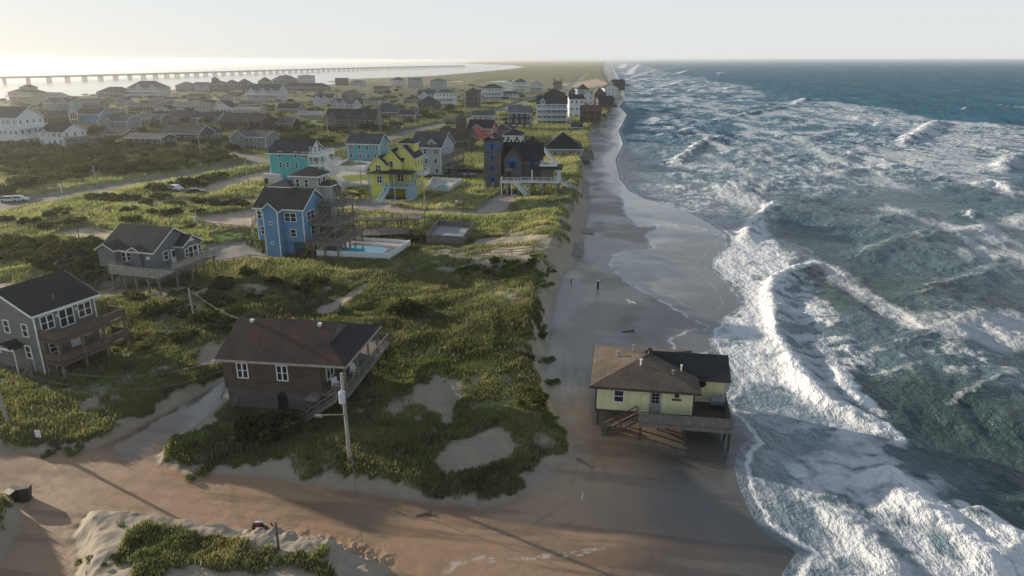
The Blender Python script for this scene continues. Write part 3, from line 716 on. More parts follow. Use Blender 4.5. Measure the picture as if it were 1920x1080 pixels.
def gable_wall(mb, x0, x1, y0, y1, z0, z1, rise, axis):
    if axis == 'x':
        m = (y0+y1)/2; mb.prism([(y0, z0), (y1, z0), (y1, z1), (m, z1+rise), (y0, z1)], 'x', x0, x1)
    else:
        m = (x0+x1)/2; mb.prism([(x0, z0), (x1, z0), (x1, z1), (m, z1+rise), (x0, z1)], 'y', y0, y1)
def gable_roof(mb, x0, x1, y0, y1, z1, rise, axis, over=.45, th=.16, rake=None, tb=None):
    lo, hi = (y0, y1) if axis == 'x' else (x0, x1); a0, a1 = (x0, x1) if axis == 'x' else (y0, y1)
    m = (lo+hi)/2; sl = rise/((hi-lo)/2); e = .012
    zl = z1-over*sl
    poly = [(lo-over, zl+e), (m, z1+rise+e), (hi+over, zl+e), (hi+over, zl+th+e), (m, z1+rise+th*1.1+e), (lo-over, zl+th+e)]
    mb.prism(poly, axis, a0-over, a1+over)
    if tb is not None:           # white rake and eave boards
        q = [(lo-over-.02, zl-.05), (m, z1+rise-.03), (hi+over+.02, zl-.05), (hi+over+.02, zl+th-.01), (m, z1+rise+th*1.1-.005), (lo-over-.02, zl+th-.01)]
        tb.prism(q, axis, a0-over-.05, a0-over-.004); tb.prism(q, axis, a1+over+.004, a1+over+.05)
        for s_, p in ((-1, lo-over), (1, hi+over)):
            b0, b1 = sorted((p, p+s_*.06))
            tb.prism([(b0, zl-.08), (b1, zl-.08), (b1, zl+th-.02), (b0, zl+th-.02)], axis, a0-over, a1+over)
def hip_roof(mb, x0, x1, y0, y1, z1, rise, over=.5, th=.18, tb=None, ridge=None):
    X0, X1, Y0, Y1 = x0-over, x1+over, y0-over, y1+over
    w, d = X1-X0, Y1-Y0; zb = z1-.02
    if w >= d: r0, r1 = (X0+d/2, (Y0+Y1)/2), (X1-d/2, (Y0+Y1)/2)
    else: r0, r1 = ((X0+X1)/2, Y0+w/2), ((X0+X1)/2, Y1-w/2)
    if abs(w-d) < .05: r0 = (r0[0]-.05, r0[1]); r1 = (r1[0]+.05, r1[1])
    zt = z1+rise
    vs = [(X0, Y0, zb), (X1, Y0, zb), (X1, Y1, zb), (X0, Y1, zb), (X0, Y0, zb+th), (X1, Y0, zb+th), (X1, Y1, zb+th), (X0, Y1, zb+th), (*r0, zt), (*r1, zt)]
    if w >= d or abs(w-d) < .05: top = [(4, 5, 9, 8), (6, 7, 8, 9), (7, 4, 8), (5, 6, 9)]
    else: top = [(5, 6, 9, 8), (7, 4, 8, 9), (4, 5, 8), (6, 7, 9)]
    mb.add(vs, [(0, 3, 2, 1), (0, 1, 5, 4), (1, 2, 6, 5), (2, 3, 7, 6), (3, 0, 4, 7)]+top)
    if tb is not None:
        for a in ((X0-.04, X1+.04, Y0-.05, Y0-.003), (X0-.04, X1+.04, Y1+.003, Y1+.05), (X0-.05, X0-.003, Y0, Y1), (X1+.003, X1+.05, Y0, Y1)): tb.box(*a, zb-.05, zb+th-.02)
def corner_boards(tb, x0, x1, y0, y1, z0, z1, t=.14):
    for x in (x0, x1):
        for y in (y0, y1):
            xa = x-.03 if x == x0 else x-t+.03; ya = y-.03 if y == y0 else y-t+.03
            tb.box(xa, xa+t, ya, ya+t, z0, z1)
def railing(mb, pts, z, h=1.05, solid=False, step=.22, post=1.8):
    for a, b in zip(pts[:-1], pts[1:]):
        a = Vector((*a, z)); b = Vector((*b, z)); L = (b-a).length
        mb.bar(a+Vector((0, 0, h)), b+Vector((0, 0, h)), .12, .06); mb.bar(a+Vector((0, 0, .14)), b+Vector((0, 0, .14)), .05, .08)
        if solid: mb.bar(a+Vector((0, 0, h*.55)), b+Vector((0, 0, h*.55)), .04, h*.72)
        else:
            n = max(2, int(L/step))
            for k in range(1, n): p = a+(b-a)*k/n; mb.bar(p+Vector((0, 0, .1)), p+Vector((0, 0, h)), .045)
        n = max(1, round(L/post))
        for k in range(n+1): p = a+(b-a)*k/n; mb.bar(p, p+Vector((0, 0, h+.06)), .1)
def stairs(parent, a, b, w, mat, rail=True, name='stair'):
    """flight from the foot a to the top b"""
    a = Vector(a); b = Vector(b); d = b-a; n = max(3, int(d.z/.19)); f = Vector((d.x, d.y, 0)).normalized(); s_ = Vector((-f.y, f.x, 0))*w/2
    m = MB()
    for k in (1, -1): m.bar(a+s_*k, b+s_*k, .06, .26)
    for k in range(n):
        p = a+d*((k+.5)/n); m.bar(p-s_*.97, p+s_*.97, .28, .05)
    o = m.build(name, mat, parent)
    if rail:
        r = MB()
        for k in (1, -1):
            u_ = Vector((0, 0, .95)); r.bar(a+s_*k*1.03+u_, b+s_*k*1.03+u_, .1, .07)
            r.bar(a+s_*k*1.03+u_*.5, b+s_*k*1.03+u_*.5, .05, .05)
            for q in range(0, 5): p = a+d*(q/4)+s_*k*1.03; r.bar(p, p+u_, .09)
        r.build('handrail', mat, o)
    return o
def piling(parent, pts, z0, z1, mat, w=.28, name='piling'):
    me = None
    for x, y in pts:
        if me is None:
            o = MB().box(-w/2, w/2, -w/2, w/2, 0, z1-z0).build(name, mat, parent, (x, y, z0)); me = o.data
        else:
            o = bpy.data.objects.new(name, me); C.objects.link(o); o.parent = parent; o.location = (x, y, z0)
def deck(parent, x0, x1, y0, y1, z, mat, rails='F', rmat=None, name='deck', solid=False, th=.2):
    d = MB(); n = max(2, int((x1-x0)/.9))
    d.box(x0, x1, y0, y1, z-th, z)
    d.box(x0-.04, x1+.04, y0-.05, y0-.003, z-th-.12, z-.01); d.box(x1+.003, x1+.05, y0, y1, z-th-.12, z-.01)
    o = d.build(name, mat, parent)
    seg = {'F': [(x0, y0+.06), (x1, y0+.06)], 'R': [(x1-.06, y0), (x1-.06, y1)], 'L': [(x0+.06, y0), (x0+.06, y1)], 'B': [(x0, y1-.06), (x1, y1-.06)]}
    if rails:
        r = MB()
        for k in rails: railing(r, seg[k], z, solid=solid, step=.3)
        r.build('railing', rmat or mat, o)
    return o
def front(L, Rr, base, z=1.9, rot=None):
    """front-left corner, width and turn of a house from the feet of its front wall"""
    (x0, y0) = G(L[0] if isinstance(L, tuple) else L, L[1] if isinstance(L, tuple) else base, z)
    (x1, y1) = G(Rr[0] if isinstance(Rr, tuple) else Rr, Rr[1] if isinstance(Rr, tuple) else base, z)
    if rot is None: return x0, y0, math.hypot(x1-x0, y1-y0), math.atan2(y1-y0, x1-x0)
    a = R(rot); t = Rr/1.0 if False else None
    vx = ((Rr[0] if isinstance(Rr, tuple) else Rr)-960)/FPX     # walk along the turned front until it meets the second column
    c, s_ = math.cos(a), math.sin(a)
    k = vx*CP; c0 = vx*(H-z)*SP
    w = (k*y0+c0-x0)/(c-k*s_)
    return x0, y0, w, a
YARDS = []
USED = []      # footprints, kept clear of bushes
def footprint(x, y, rz, x0, x1, y0, y1, m=1.0):
    c, s_ = math.cos(rz), math.sin(rz)
    USED.append(np.array([(x+c*a-s_*b, y+s_*a+c*b) for a, b in ((x0-m, y0-m), (x1+m, y0-m), (x1+m, y1+m), (x0-m, y1+m))]))

# ------------------------------------------------------------------ the houses one can walk round
def cream_house():
    x, y = G(1116, 771, 2.1); rz = R(-9); y += .2
    t = empty('stilt_house', (x, y, 0), rz, 'pale yellow house on stilts standing alone on the wet beach beside the surf', 'house')
    sd_ = siding((.68, .66, .38), 'lap', 'yellow_siding'); rf = shingles((.085, .066, .052), (.15, .115, .085)); rk = shingles((.02, .021, .024), (.05, .048, .046), 'dark_shingles')
    W, D, f, e = 9.4, 9.4, 2.3, 4.85
    w = MB(); w.box(0, W, 0, D, f, e); w.box(W+.003, 12.6, 3.4, 8.4, f, e); w.build('wall', sd_, t)
    MB().box(-.03, W+.03, -.03, D+.03, f-.28, f-.003).build('floor_frame', DARKW, t)
    # main pyramid roof with a short ridge, and the wing that runs out to the sea
    r = MB(); X0, X1, Y0, Y1 = -.55, W+.55, -.55, D+.55; zr = 6.3
    vs = [(X0, Y0, e-.05), (X1, Y0, e-.05), (X1, Y1, e-.05), (X0, Y1, e-.05), (X0, Y0, e+.12), (X1, Y0, e+.12), (X1, Y1, e+.12), (X0, Y1, e+.12), (4.5, 4.4, zr), (4.9, 5.0, zr)]
    r.add(vs, [(0, 3, 2, 1), (0, 1, 5, 4), (1, 2, 6, 5), (2, 3, 7, 6), (3, 0, 4, 7), (4, 5, 9, 8), (6, 7, 8, 9), (7, 4, 8), (5, 6, 9)])
    ro = r.build('roof', rf, t)
    wr = MB(); wr.prism([(2.85, e-.1), (5.9, zr-.12), (8.95, e-.1), (8.95, e+.08), (5.9, zr+.06), (2.85, e+.08)], 'x', 4.8, 13.1); wr.build('roof', rk, t)
    g = MB(); g.prism([(3.41, e+.002), (8.39, e+.002), (5.9, zr-.3)], 'x', 12.3, 12.58); g.build('gable', sd_, t)
    f2 = MB(); f2.box(X0-.05, X1+.05, Y0-.06, Y0-.004, e-.12, e+.1); f2.box(X0-.06, X0-.004, Y0, Y1, e-.12, e+.1); f2.box(9.6, 13.0, 2.78, 2.845, e-.16, e+.06)
    corner_boards(f2, 0, W, 0, D, f, e); f2.build('trim', DARKW, t)
    for i, (a, b, z, s_) in enumerate([(2.0, 5.5, 5.75, .1), (4.3, 3.0, 6.1, .09), (7.4, 1.9, 5.6, .09), (8.3, 3.3, 5.6, .07), (3.6, 6.4, 6.2, .08)]):
        MB().cyl((0, 0, -.25), (0, 0, .42), s_).cyl((0, 0, .42), (0, 0, .5), s_*1.7).build('roof_vent', OFFW if i % 2 else METAL, ro, (a, b, z))
    b = MB(); n = 14
    for k in range(n):                                  # ridge turbine vent
        a0 = 2*math.pi*k/n; b.bar((.28*math.cos(a0), .28*math.sin(a0), 0), (.14*math.cos(a0+.5), .14*math.sin(a0+.5), .5), .09, .03)
    b.cyl((0, 0, .48), (0, 0, .54), .2); b.build('turbine_vent', BLACK, ro, (5.2, 4.9, 6.5))
    window(t, 2.25, -.003, 3.85, .85, 1.15, 'F'); window(t, .003-.006, 3.4, 3.9, .8, 1.1, 'L'); window(t, -.003, 7, 3.9, .8, 1.1, 'L')
    window(t, 10.35, 3.397, 4.2, .7, .7, 'F', round_=True, frame=BLACK)
    # entry: grey storm door panel, glazed door, round plaque with a name board under it
    p = MB().box(-.55, .55, -.05, 0, 0, 2.35).build('door', plain('storm_grey', (.28, .27, .26), .6), t, (5.75, -.003, f)); 
    for i in range(3):
        for j in range(2): MB().box(-.34+j*.36, -.02+j*.36, -.07, -.045, 1.1+i*.36, 1.38+i*.36).build('pane', GLASS, p)
    MB().cyl((0, -.07, 0), (0, -.004, 0), .24, n=18).build('plaque', BLACK, t, (7.75, 0, 4.3)); MB().box(-.45, .45, -.05, -.004, -.11, .11).build('name_board', DARKW, t, (7.75, 0, 3.86))
    l = MB().cyl((0, -.16, .1), (0, -.02, .1), .07).box(-.05, .05, -.08, -.004, -.1, .05).build('porch_lamp', OFFW, t, (4.75, 0, 4.15))
    window(t, 9.397+.006, 1.2, 3.4, 1.5, 1.9, 'R', double=True, frame=DARKW); window(t, 9.403, 2.6, 3.6, .6, 1.3, 'R')
    # decks
    d = deck(t, 4.2, 12.8, -2.2, -.01, f-.1, GREYW, 'FR', GREYW, solid=True); deck(t, W+.01, 12.8, 0, 3.39, f-.1, DARKW, 'R', GREYW, solid=True)
    r = MB(); railing(r, [(4.25, -2.14), (4.25, -1.5)], f-.1); r.build('railing', GREYW, d)
    stairs(t, (.8, -1.45, .15), (4.15, -1.05, f-.12), 1.1, BROWNW)
    piling(t, [(a, b) for a in (.3, 3.3, 6.2, 9.1) for b in (.3, 3.3, 6.3, 9.1)], -1.2, f-.25, DARKW, .22); piling(t, [(4.4, -2.05), (8.6, -2.05), (12.6, -2.05), (12.6, .4), (12.6, 3.3), (11, 8.2), (12.4, 8.2)], -1.6, f-.3, DARKW, .2)
    MB().bar((4.4, -2.05, 1.9), (6.0, 0.3, .6), .1).build('brace', DARKW, t); MB().bar((12.6, -2.05, 1.8), (12.6, .4, .5), .1).build('brace', DARKW, t)
    grp = empty('barbecue_grill', Vector((x, y, f-.1))+Matrix.Rotation(rz, 3, 'Z')@Vector((11.9, 2.0, 0)), rz, 'covered grey grill standing on the dark side deck of the yellow stilt house', 'grill')
    MB().box(-.7, .7, -.35, .35, .55, .95).prism([(-.35, .95), (.35, .95), (.2, 1.25), (-.2, 1.25)], 'x', -.7, .7).build('hood', plain('grill_cover', (.14, .17, .17), .6), grp)
    [MB().bar((a, b, 0), (a, b, .55), .06).build('leg', BLACK, grp) for a in (-.6, .6) for b in (-.25, .25)]
    footprint(x, y, rz, -1, 14, -3, 10)
cream_house()

def brown_house():
    zg = 1.2; x, y = G(428, 767, zg); rz = R(-7.5)
    t = empty('shingle_house', (x, y, zg), rz, 'brown shingled house with rusty brown roof beside the flooded lane', 'house')
    sh = siding((.095, .072, .055), 'shingle', 'brown_shingles'); skirt = siding((.115, .112, .105), 'shingle', 'grey_skirting')
    rf = shingles((.055, .040, .040), (.105, .058, .042)); rd = shingles((.026, .023, .024), (.04, .034, .034), 'dark_shingles')
    W, D, B, e, rr = 10.2, 10.2, 13.0, 5.75, 2.2
    MB().box(.15, W-.12, .15, D-.1, -.8, 2.35).build('skirting', skirt, t)
    w = MB(); gable_wall(w, 0, W, 0, D, 2.36, e, rr, 'x'); w.build('wall', sh, t)
    for i, (z, a, b) in enumerate([(2.75, 1.0, 3.0), (2.7, 5.5, 7.2), (3.3, 7.6, 9.8), (4.75, 2.9, 4.6), (3.9, 3.0, 5.4), (2.5, .2, 2.2), (4.9, 7.9, 9.9)]):
        pass
    # dutch-gable roof: main ridge along x, hip over the porch end
    o = .5; sl = rr/(D/2); ze = e-o*sl
    y0, y1, x0, x1, ym = -o, D+o, -o, B, D/2; hx = W+.2; hy = (B-hx)*.98
    zr = e+rr; zh = ze+sl*hy
    def slab(poly, th=.17):
        m = MB(); n = len(poly); m.add([*poly, *[(a, b, c+th) for a, b, c in poly]], [tuple(range(n))[::-1], tuple(range(n, 2*n))]+[(k, (k+1) % n, n+(k+1) % n, n+k) for k in range(n)]); return m
    A, Bf, Cb, Dd = (x0, y0, ze), (x1, y0, ze), (x1, y1, ze), (x0, y1, ze); R0, R1 = (x0, ym, zr), (hx, ym, zr); H1, H2 = (hx, y0+hy, zh), (hx, y1-hy, zh)
    m = slab([A, Bf, H1, R1, R0]); q = slab([Cb, Dd, R0, R1, H2]); m.v += []; nn = len(m.v); m.add(q.v, q.f)
    ro = m.build('roof', rf, t); slab([(x1+.002, y0+.03, ze+.004), (x1+.002, y1-.03, ze+.004), (H2[0]+.03, H2[1], zh+.02), (H1[0]+.03, H1[1], zh+.02)], .175).build('porch_roof', rd, t)
    MB().prism([(H1[1], zh+.1), (H2[1], zh+.1), (ym, zr-.05)], 'x', hx-.2, hx-.02).build('gable', skirt, t)
    tb = MB(); tb.box(x0, x1+.05, y0-.06, y0-.004, ze-.05, ze+.16); tb.box(x1+.008, x1+.07, y0, y1, ze-.05, ze+.16)
    tb.build('trim', PALEW, t)
    for a, b in ((1.2, 4.6), (8.6, 4.5)): MB().box(-.18, .18, -.18, .18, -.1, .35).build('roof_vent', OFFW, ro, (a, b, zr-.2))
    MB().cyl((0, 0, -.1), (0, 0, .3), .06).build('vent_pipe', BLACK, ro, (3.3, 1.6, e+.75))
    window(t, 2.1, -.003, 4.45, 1.0, 1.5, 'F', True); window(t, 6.25, -.003, 4.4, 1.0, 1.5, 'F', True); window(t, W+.003, 2.2, 4.2, 1.7, 1.9, 'R', True); window(t, W+.003, 5.5, 4.2, 1.7, 1.9, 'R', True); window(t, W+.003, 8.6, 4.4, 1.0, 1.3, 'R')
    window(t, -.003, 3.0, 4.4, .9, 1.3, 'L')
    MB().box(-.5, .5, -.06, 0, 0, 1.75).cyl((0, -.06, 1.75), (0, 0, 1.75), .5, n=20).build('crawl_door', BLACK, t, (5.9, .147, -.05))
    # small wing at the back left
    w = MB(); w.box(-1.6, -.003, 5.6, 9.6, 2.4, 4.9); w.build('wing_wall', sh, t); slab([(-2.1, 5.2, 4.85), (-.02, 5.2, 5.7), (-.02, 10, 5.7), (-2.1, 10, 4.85)], .15).build('wing_roof', shingles((.10, .066, .045), (.16, .10, .07)), t)
    piling(t, [(-1.4, 5.8), (-1.4, 9.4)], -.8, 2.4, DARKW)
    MB().bar((.1, .05, -.4), (1.3, .05, 1.5), .14).build('brace', GREYW, t); MB().bar((-.3, .1, 2.0), (-.7, 0.1, 1.0), .12).build('brace', GREYW, t)
    # wrap porch
    fz = 2.55
    deck(t, W+.01, B-.1, -.2, 13.6, fz, GREYW, 'R', GREYW); d2 = deck(t, 9.0, W, -1.3, -.01, fz-.02, GREYW, '', GREYW)
    r = MB(); railing(r, [(W+1.4, -.14), (B-.1, -.14)], fz); r.build('railing', GREYW, d2); r = MB(); railing(r, [(W+.1, 13.5), (B-.1, 13.5)], fz); r.build('railing', GREYW, d2)
    for a, b in ((B-.3, -.05), (B-.3, 3.4), (B-.3, 6.9), (B-.3, 9.9), (W+.3, -.05)): MB().box(-.08, .08, -.08, .08, 0, 5.35-fz).build('porch_post', GREYW if a > W+1 else DARKW, t, (a, b, fz))
    piling(t, [(B-.4, b) for b in (.1, 3.4, 6.9, 10.2, 13.2)]+[(W+.4, .1), (W+.4, 12.6)], -.8, fz-.2, DARKW, .22)
    stairs(t, (8.2, -1.5, -.2), (12.1, -.8, fz-.05), 1.2, GREYW)
    M = Matrix.Translation((x, y, zg))@Matrix.Rotation(rz, 4, 'Z')
    ch = empty('porch_chair', M@Vector((11.3, 1.0, fz)), rz+.9, 'white slatted garden chair at the porch corner over the stair of the shingle house', 'chair', 'white chairs on the porch')
    s_ = MB()
    for k in range(5): s_.bar((-.28, -.25+k*.11, .38-.02*k), (.28, -.25+k*.11, .38-.02*k), .09, .03)
    s_.build('seat', WHITE, ch); s_ = MB()
    for k in range(5): s_.bar((-.26+k*.13, .22, .3), (-.28+k*.14, .5, 1.05), .1, .03)
    s_.build('backrest', WHITE, ch)
    for i in (-1, 1): MB().bar((i*.33, -.3, 0), (i*.33, -.3, .58), .08).bar((i*.33, .3, 0), (i*.33, .3, .58), .08).bar((i*.33, -.38, .6), (i*.33, .35, .6), .13, .03).build('arm', WHITE, ch)
    c2 = dup(ch); c2.location = M@Vector((11.9, 4.6, fz)); c2['label'] = 'white slatted garden chair further along the long side porch of the shingle house'
    footprint(x, y, rz, -2, 13.6, -2, 14)
    return M
MBROWN = brown_house()

def grey_house():
    # left foreground: gable end towards us, long decked side towards the sea
    zg = 1.5; x, y = G(86, 705, zg); rz = R(-21)
    t = empty('decked_house', (x, y, zg), rz, 'grey two-storey house with near-black gable roof and stacked wooden decks, cut by the left edge', 'house')
    sd_ = siding((.165, .165, .155), 'shingle', 'grey_shingles'); rf = shingles((.016, .016, .019), (.03, .028, .03))
    W, D, e, rr = 9.6, 7.4, 7.3, 2.1        # x from -W..0
    w = MB(); gable_wall(w, -W, 0, 0, D, -.8, e, rr, 'y'); w.build('wall', sd_, t)
    tb = MB(); r = MB(); gable_roof(r, -W, 0, 0, D, e, rr, 'y', .5, .18, tb=tb); ro = r.build('roof', rf, t)
    corner_boards(tb, -W, 0, 0, D, -.5, e-.05, .12); tb.build('trim', WHITE, t)
    MB().cyl((0, 0, -.2), (0, 0, .5), .05).build('vent_pipe', METAL, ro, (-.9, 3.3, e+.6))
    for a, z in ((-1.7, 5.2), (-4.6, 5.3), (-7.5, 5.3), (-1.9, 2.6), (-7.0, 2.6)): window(t, a, -.003, z, .75, 1.35, 'F')
    window(t, .003, 1.4, 5.9, 1.4, 1.5, 'R', True); window(t, .003, 3.7, 5.75, 1.6, 1.9, 'R', True, name='patio_door'); window(t, .003, 6.0, 5.9, 1.5, 1.5, 'R', True)
    window(t, .003, 1.5, 2.9, .8, 1.0, 'R'); door(t, .003, 4.2, 2.0, 'R'); window(t, .003, 5.8, 3.3, .9, .8, 'R'); window(t, .003, 1.8, .5, .7, .8, 'R'); window(t, .003, 6.2, .8, .9, .6, 'R')
    for a in (2.55, 4.9): MB().box(.0, .16, -.08, .08, -.14, .14).build('wall_lamp', OFFW, t, (.004, a, 6.3))
    deck(t, .01, 2.7, .2, D+1.6, 4.35, BROWNW, 'FRB', BROWNW, solid=True); deck(t, .01, 2.7, .2, D+1.6, 1.75, BROWNW, 'FRB', BROWNW, solid=True)
    piling(t, [(2.55, b) for b in (.35, 3.2, 6.0, D+1.4)], -1.2, 4.1, GREYW, .22); piling(t, [(.25, .35), (.25, D+1.4)], -1.2, 4.1, GREYW, .2)
    st = MB(); st.box(-4.6, -2.6, -1.2, -.01, 3.1, 3.25); gable_roof(st, -4.6, -2.6, -1.5, -.1, 3.4, .5, 'y', .15, .1); st.build('porch_roof', rf, t)
    tb2 = MB().box(-4.7, -2.5, -1.3, -1.21, 3.0, 3.3).build('porch_fascia', WHITE, t); MB().bar((-2.7, -1.1, -.8), (-2.7, -1.1, 3.1), .1).build('porch_post', OFFW, t)
    stairs(t, (-2.1, -1.2, -.7), (-1.5, -.35, 0.4), .9, GREYW); MB().cyl((-1.35, -.08, -.6), (-1.35, -.08, 3.0), .04).build('downpipe', WHITE, t)
    footprint(x, y, rz, -W-1, 3.5, -1.8, D+2)
grey_house()

def ranch_house():
    # grey single-storey on stilts, hip and gables, long deck round two sides
    zg = 1.9; x, y = G(206, 530, zg); rz = R(-17)
    t = empty('stilt_house', (x, y, zg), rz, 'single-storey grey house on stilts with a big charcoal roof and a wrap-round pale deck', 'house')
    sd_ = siding((.16, .17, .175), 'lap', 'grey_siding'); rf = shingles((.028, .029, .031), (.055, .054, .054))
    W, D, f, e = 9.3, 8.6, 3.0, 5.75
    MB().box(.8, W-1, 1.2, D-.6, -.6, f-.3).build('lower_wall', siding((.24, .23, .22), 'lap', 'grey_siding'), t)
    w = MB(); gable_wall(w, 0, W, 0, D, f, e, 2.6, 'x')
    w.build('wall', sd_, t)
    tb = MB(); r = MB(); gable_roof(r, 0, W, 0, D, e, 2.6, 'x', .45, .17, tb=tb)
    for a0, a1, yy in ((0.05, 3.2, -1.2), (5.4, 7.2, -.5)):
        w2 = MB(); gable_wall(w2, a0, a1, yy, 2.2, f, e, (a1-a0)*.26, 'y'); w2.build('bay_wall', sd_, t); gable_roof(r, a0, a1, yy, 3.2, e+.02, (a1-a0)*.26, 'y', .3, .15, tb=tb)
    w2 = MB(); gable_wall(w2, W-.4, W+1.6, 4.4, 8.4, f, e-.1, 1.2, 'x'); gable_roof(r, W-1.6, W+1.6, 4.4, 8.4, e-.1, 1.2, 'x', .35, .15, tb=tb)
    w2.build('bay_wall', sd_, t); r.build('roof', rf, t); tb.build('trim', OFFW, t)
    window(t, 3.75, -.003, f+1.5, .7, 1.3, 'F'); window(t, 4.8, -.003, f+1.6, .9, 1.1, 'F'); window(t, W+.003, 2.4, f+1.5, .9, 1.2, 'R')
    window(t, W+1.603, 6.4, f+1.25, 1.9, 1.8, 'R', True); window(t, W+1.603, 5.0, f+1.4, .6, 1.1, 'R'); window(t, W+1.603, 7.9, f+1.4, .5, 1.1, 'R'); MB().prism([(5.7, e+.25), (7.1, e+.25), (6.4, e+.75)], 'x', W+1.6, W+1.66).build('gable_vent', WHITE, t)
    door(t, W+.003, 4.0, f, 'R'); MB().box(-.25, .25, -.25, -.004, -.2, .2).build('wall_box', WHITE, t, (8.4, 0, f+1.7))
    deck(t, 3.6, W+3.2, -3.0, -.01, f, PALEW, 'FL', PALEW, solid=True); deck(t, W+.01, W+3.2, 0, 4.39, f, GREYW, 'R', PALEW, solid=True); deck(t, W+1.62, W+3.2, 4.4, 9.4, f, GREYW, 'RB', PALEW, solid=True)
    piling(t, [(a, -2.8) for a in (3.8, 6.0, 8.2, 10.4, 12.3)]+[(12.3, b) for b in (.8, 4.0, 6.8, 9.2)]+[(.3, .3), (.3, 4.5), (.3, 8.6), (W-.3, 8.6)], -.9, f-.2, GREYW, .24)
    stairs(t, (.2, -3.6, -.2), (3.5, -1.6, f-.1), 1.3, BROWNW)
    footprint(x, y, rz, -1, W+5.5, -4.5, D+1.6)
ranch_house()

def blue_house():
    zg = 1.9; x, y = G(489, 476, zg); rz = R(-13)
    t = empty('beach_house', (x, y, zg), rz, 'tall blue house with a hip-roofed lookout tower and tangled wooden decks beside the white-fenced pool', 'house')
    sd_ = siding((.13, .28, .45), 'lap', 'blue_siding'); rf = shingles((.042, .036, .034), (.075, .064, .058)); pale = siding((.40, .39, .36), 'lap', 'grey_siding')
    W, D, f, e, rr = 9.0, 8.2, 2.6, 8.6, 2.6
    w = MB(); gable_wall(w, 0, W, 0, D, f, e, rr, 'x'); w.box(3.9, 6.4, .6, 4, -.6, f); w.build('wall', sd_, t)
    b = MB(); gable_wall(b, 2.2, 5.0, -1.5, 2.5, -.6, e-.2, 1.2, 'y'); b.build('tower_bay', sd_, t)
    tb = MB(); r = MB(); gable_roof(r, 0, W, 0, D, e, rr, 'x', .45, .17, tb=tb); gable_roof(r, 2.2, 5.0, -1.5, 3.4, e-.2, 1.2, 'y', .3, .15, tb=tb)
    corner_boards(tb, 0, W, 0, D, f, e-.1, .16); corner_boards(tb, 2.2, 5.0, -1.5, 2.5, -.6, e-.3, .16); tb.build('trim', WHITE, t); r.build('roof', rf, t)
    for z in (6.1, 2.6): window(t, 3.6, -1.503, z, .42, .42, 'F', round_=True)
    window(t, 1.05, -.003, 7.2, 1.5, 1.3, 'F', True); window(t, 6.6, -.003, 7.0, 2.1, 1.4, 'F', True); window(t, 1.1, -.003, 4.4, .9, 1.3, 'F'); window(t, 6.9, -.003, 4.2, 1.0, 1.2, 'F')
    window(t, W+.003, 2.6, 7.0, 2.4, 1.4, 'R', True); window(t, W+.003, 6.2, 7.2, 1.1, 1.5, 'R'); window(t, W+.003, 3, 4.2, 1.2, 1.5, 'R'); window(t, W+.003, 6.2, 4.0, 1.8, 1.9, 'R', True)
    # stepped upper storey and the lookout
    u = MB().box(.6, 4.4, 4.5, 8.4, 8.0, 11.4).build('upper_wall', sd_, t); window(t, 1.6, 4.497, 10.7, 1.2, .8, 'F', True); window(t, 3.3, 4.497, 10.7, 1.2, .8, 'F', True)
    r2 = MB(); t2 = MB(); hip_roof(r2, .6, 4.4, 4.5, 8.4, 11.4, 1.1, .4, .15, t2); hip_roof(r2, 4.2, 8.8, 6.0, 10.4, 13.2, 1.5, .6, .15, t2); hip_roof(r2, 8.3, 10.6, 7.4, 10.2, 11.3, 1.0, .3, .15, t2); r2.build('roof', rf, t); t2.build('trim', WHITE, t)
    MB().box(4.2, 8.8, 6.0, 10.4, 7.5, 13.2).build('lookout_wall', pale, t); MB().box(8.803, 10.6, 7.4, 10.2, 2, 11.3).build('stair_tower', pale, t)
    for a in (5.2, 6.9): window(t, a, 5.997, 12.0, .6, 1.3, 'F')
    for a in (7.1, 8.9): window(t, 8.803, a, 12.1, .8, 1.3, 'R')
    # decks towards the sea
    for z, x1, y0 in ((2.7, 15.5, -.5), (5.6, 14.2, 2.0), (8.4, 14.0, 5.0)):
        deck(t, W+.02, x1, y0, 10.0, z, GREYW, 'FRB', GREYW)
    piling(t, [(a, b) for a in (10.4, 13.8) for b in (2.2, 5.6, 9.6)], -.8, 8.3, GREYW, .22); piling(t, [(15.3, -.3), (15.3, 4.5), (15.3, 9.6), (10.4, -.3), (12.8, -.3)], -.8, 2.6, GREYW, .24); piling(t, [(.3, .3), (.3, 4), (.3, 7.8), (W-.3, .3), (W-.3, 7.8), (W-.3, 4)], -.8, f, DARKW)
    stairs(t, (11.4, 1.2, 2.8), (13.6, 4.6, 5.5), 1.1, GREYW); stairs(t, (10.0, 2.6, 5.6), (11.4, 6.4, 8.3), 1.1, GREYW); stairs(t, (8.6, -1.6, -.3), (10.6, -.6, 2.6), 1.1, BROWNW); stairs(t, (12.6, 9.0, 8.4), (10.4, 9.4, 11.0), 1.0, GREYW)
    footprint(x, y, rz, -2, 17, -3, 12)
    M = Matrix.Translation((x, y, zg))@Matrix.Rotation(rz, 4, 'Z')
    # pergola porch on the street side
    p = empty('trellis', M@Vector((-3.6, 4.0, 0)), rz, 'thin white metal trellis frame beside the street side of the blue house', 'trellis')
    q = MB()
    for a in (0, 2.8): q.bar((a, 0, -.4), (a, 0, 6.2), .1); 
    q.bar((0, 0, 6.2), (2.8, 0, 6.6), .08).bar((0, 0, 4.2), (2.8, 0, 4.2), .06); q.build('frame', PALEW, p)
blue_house()

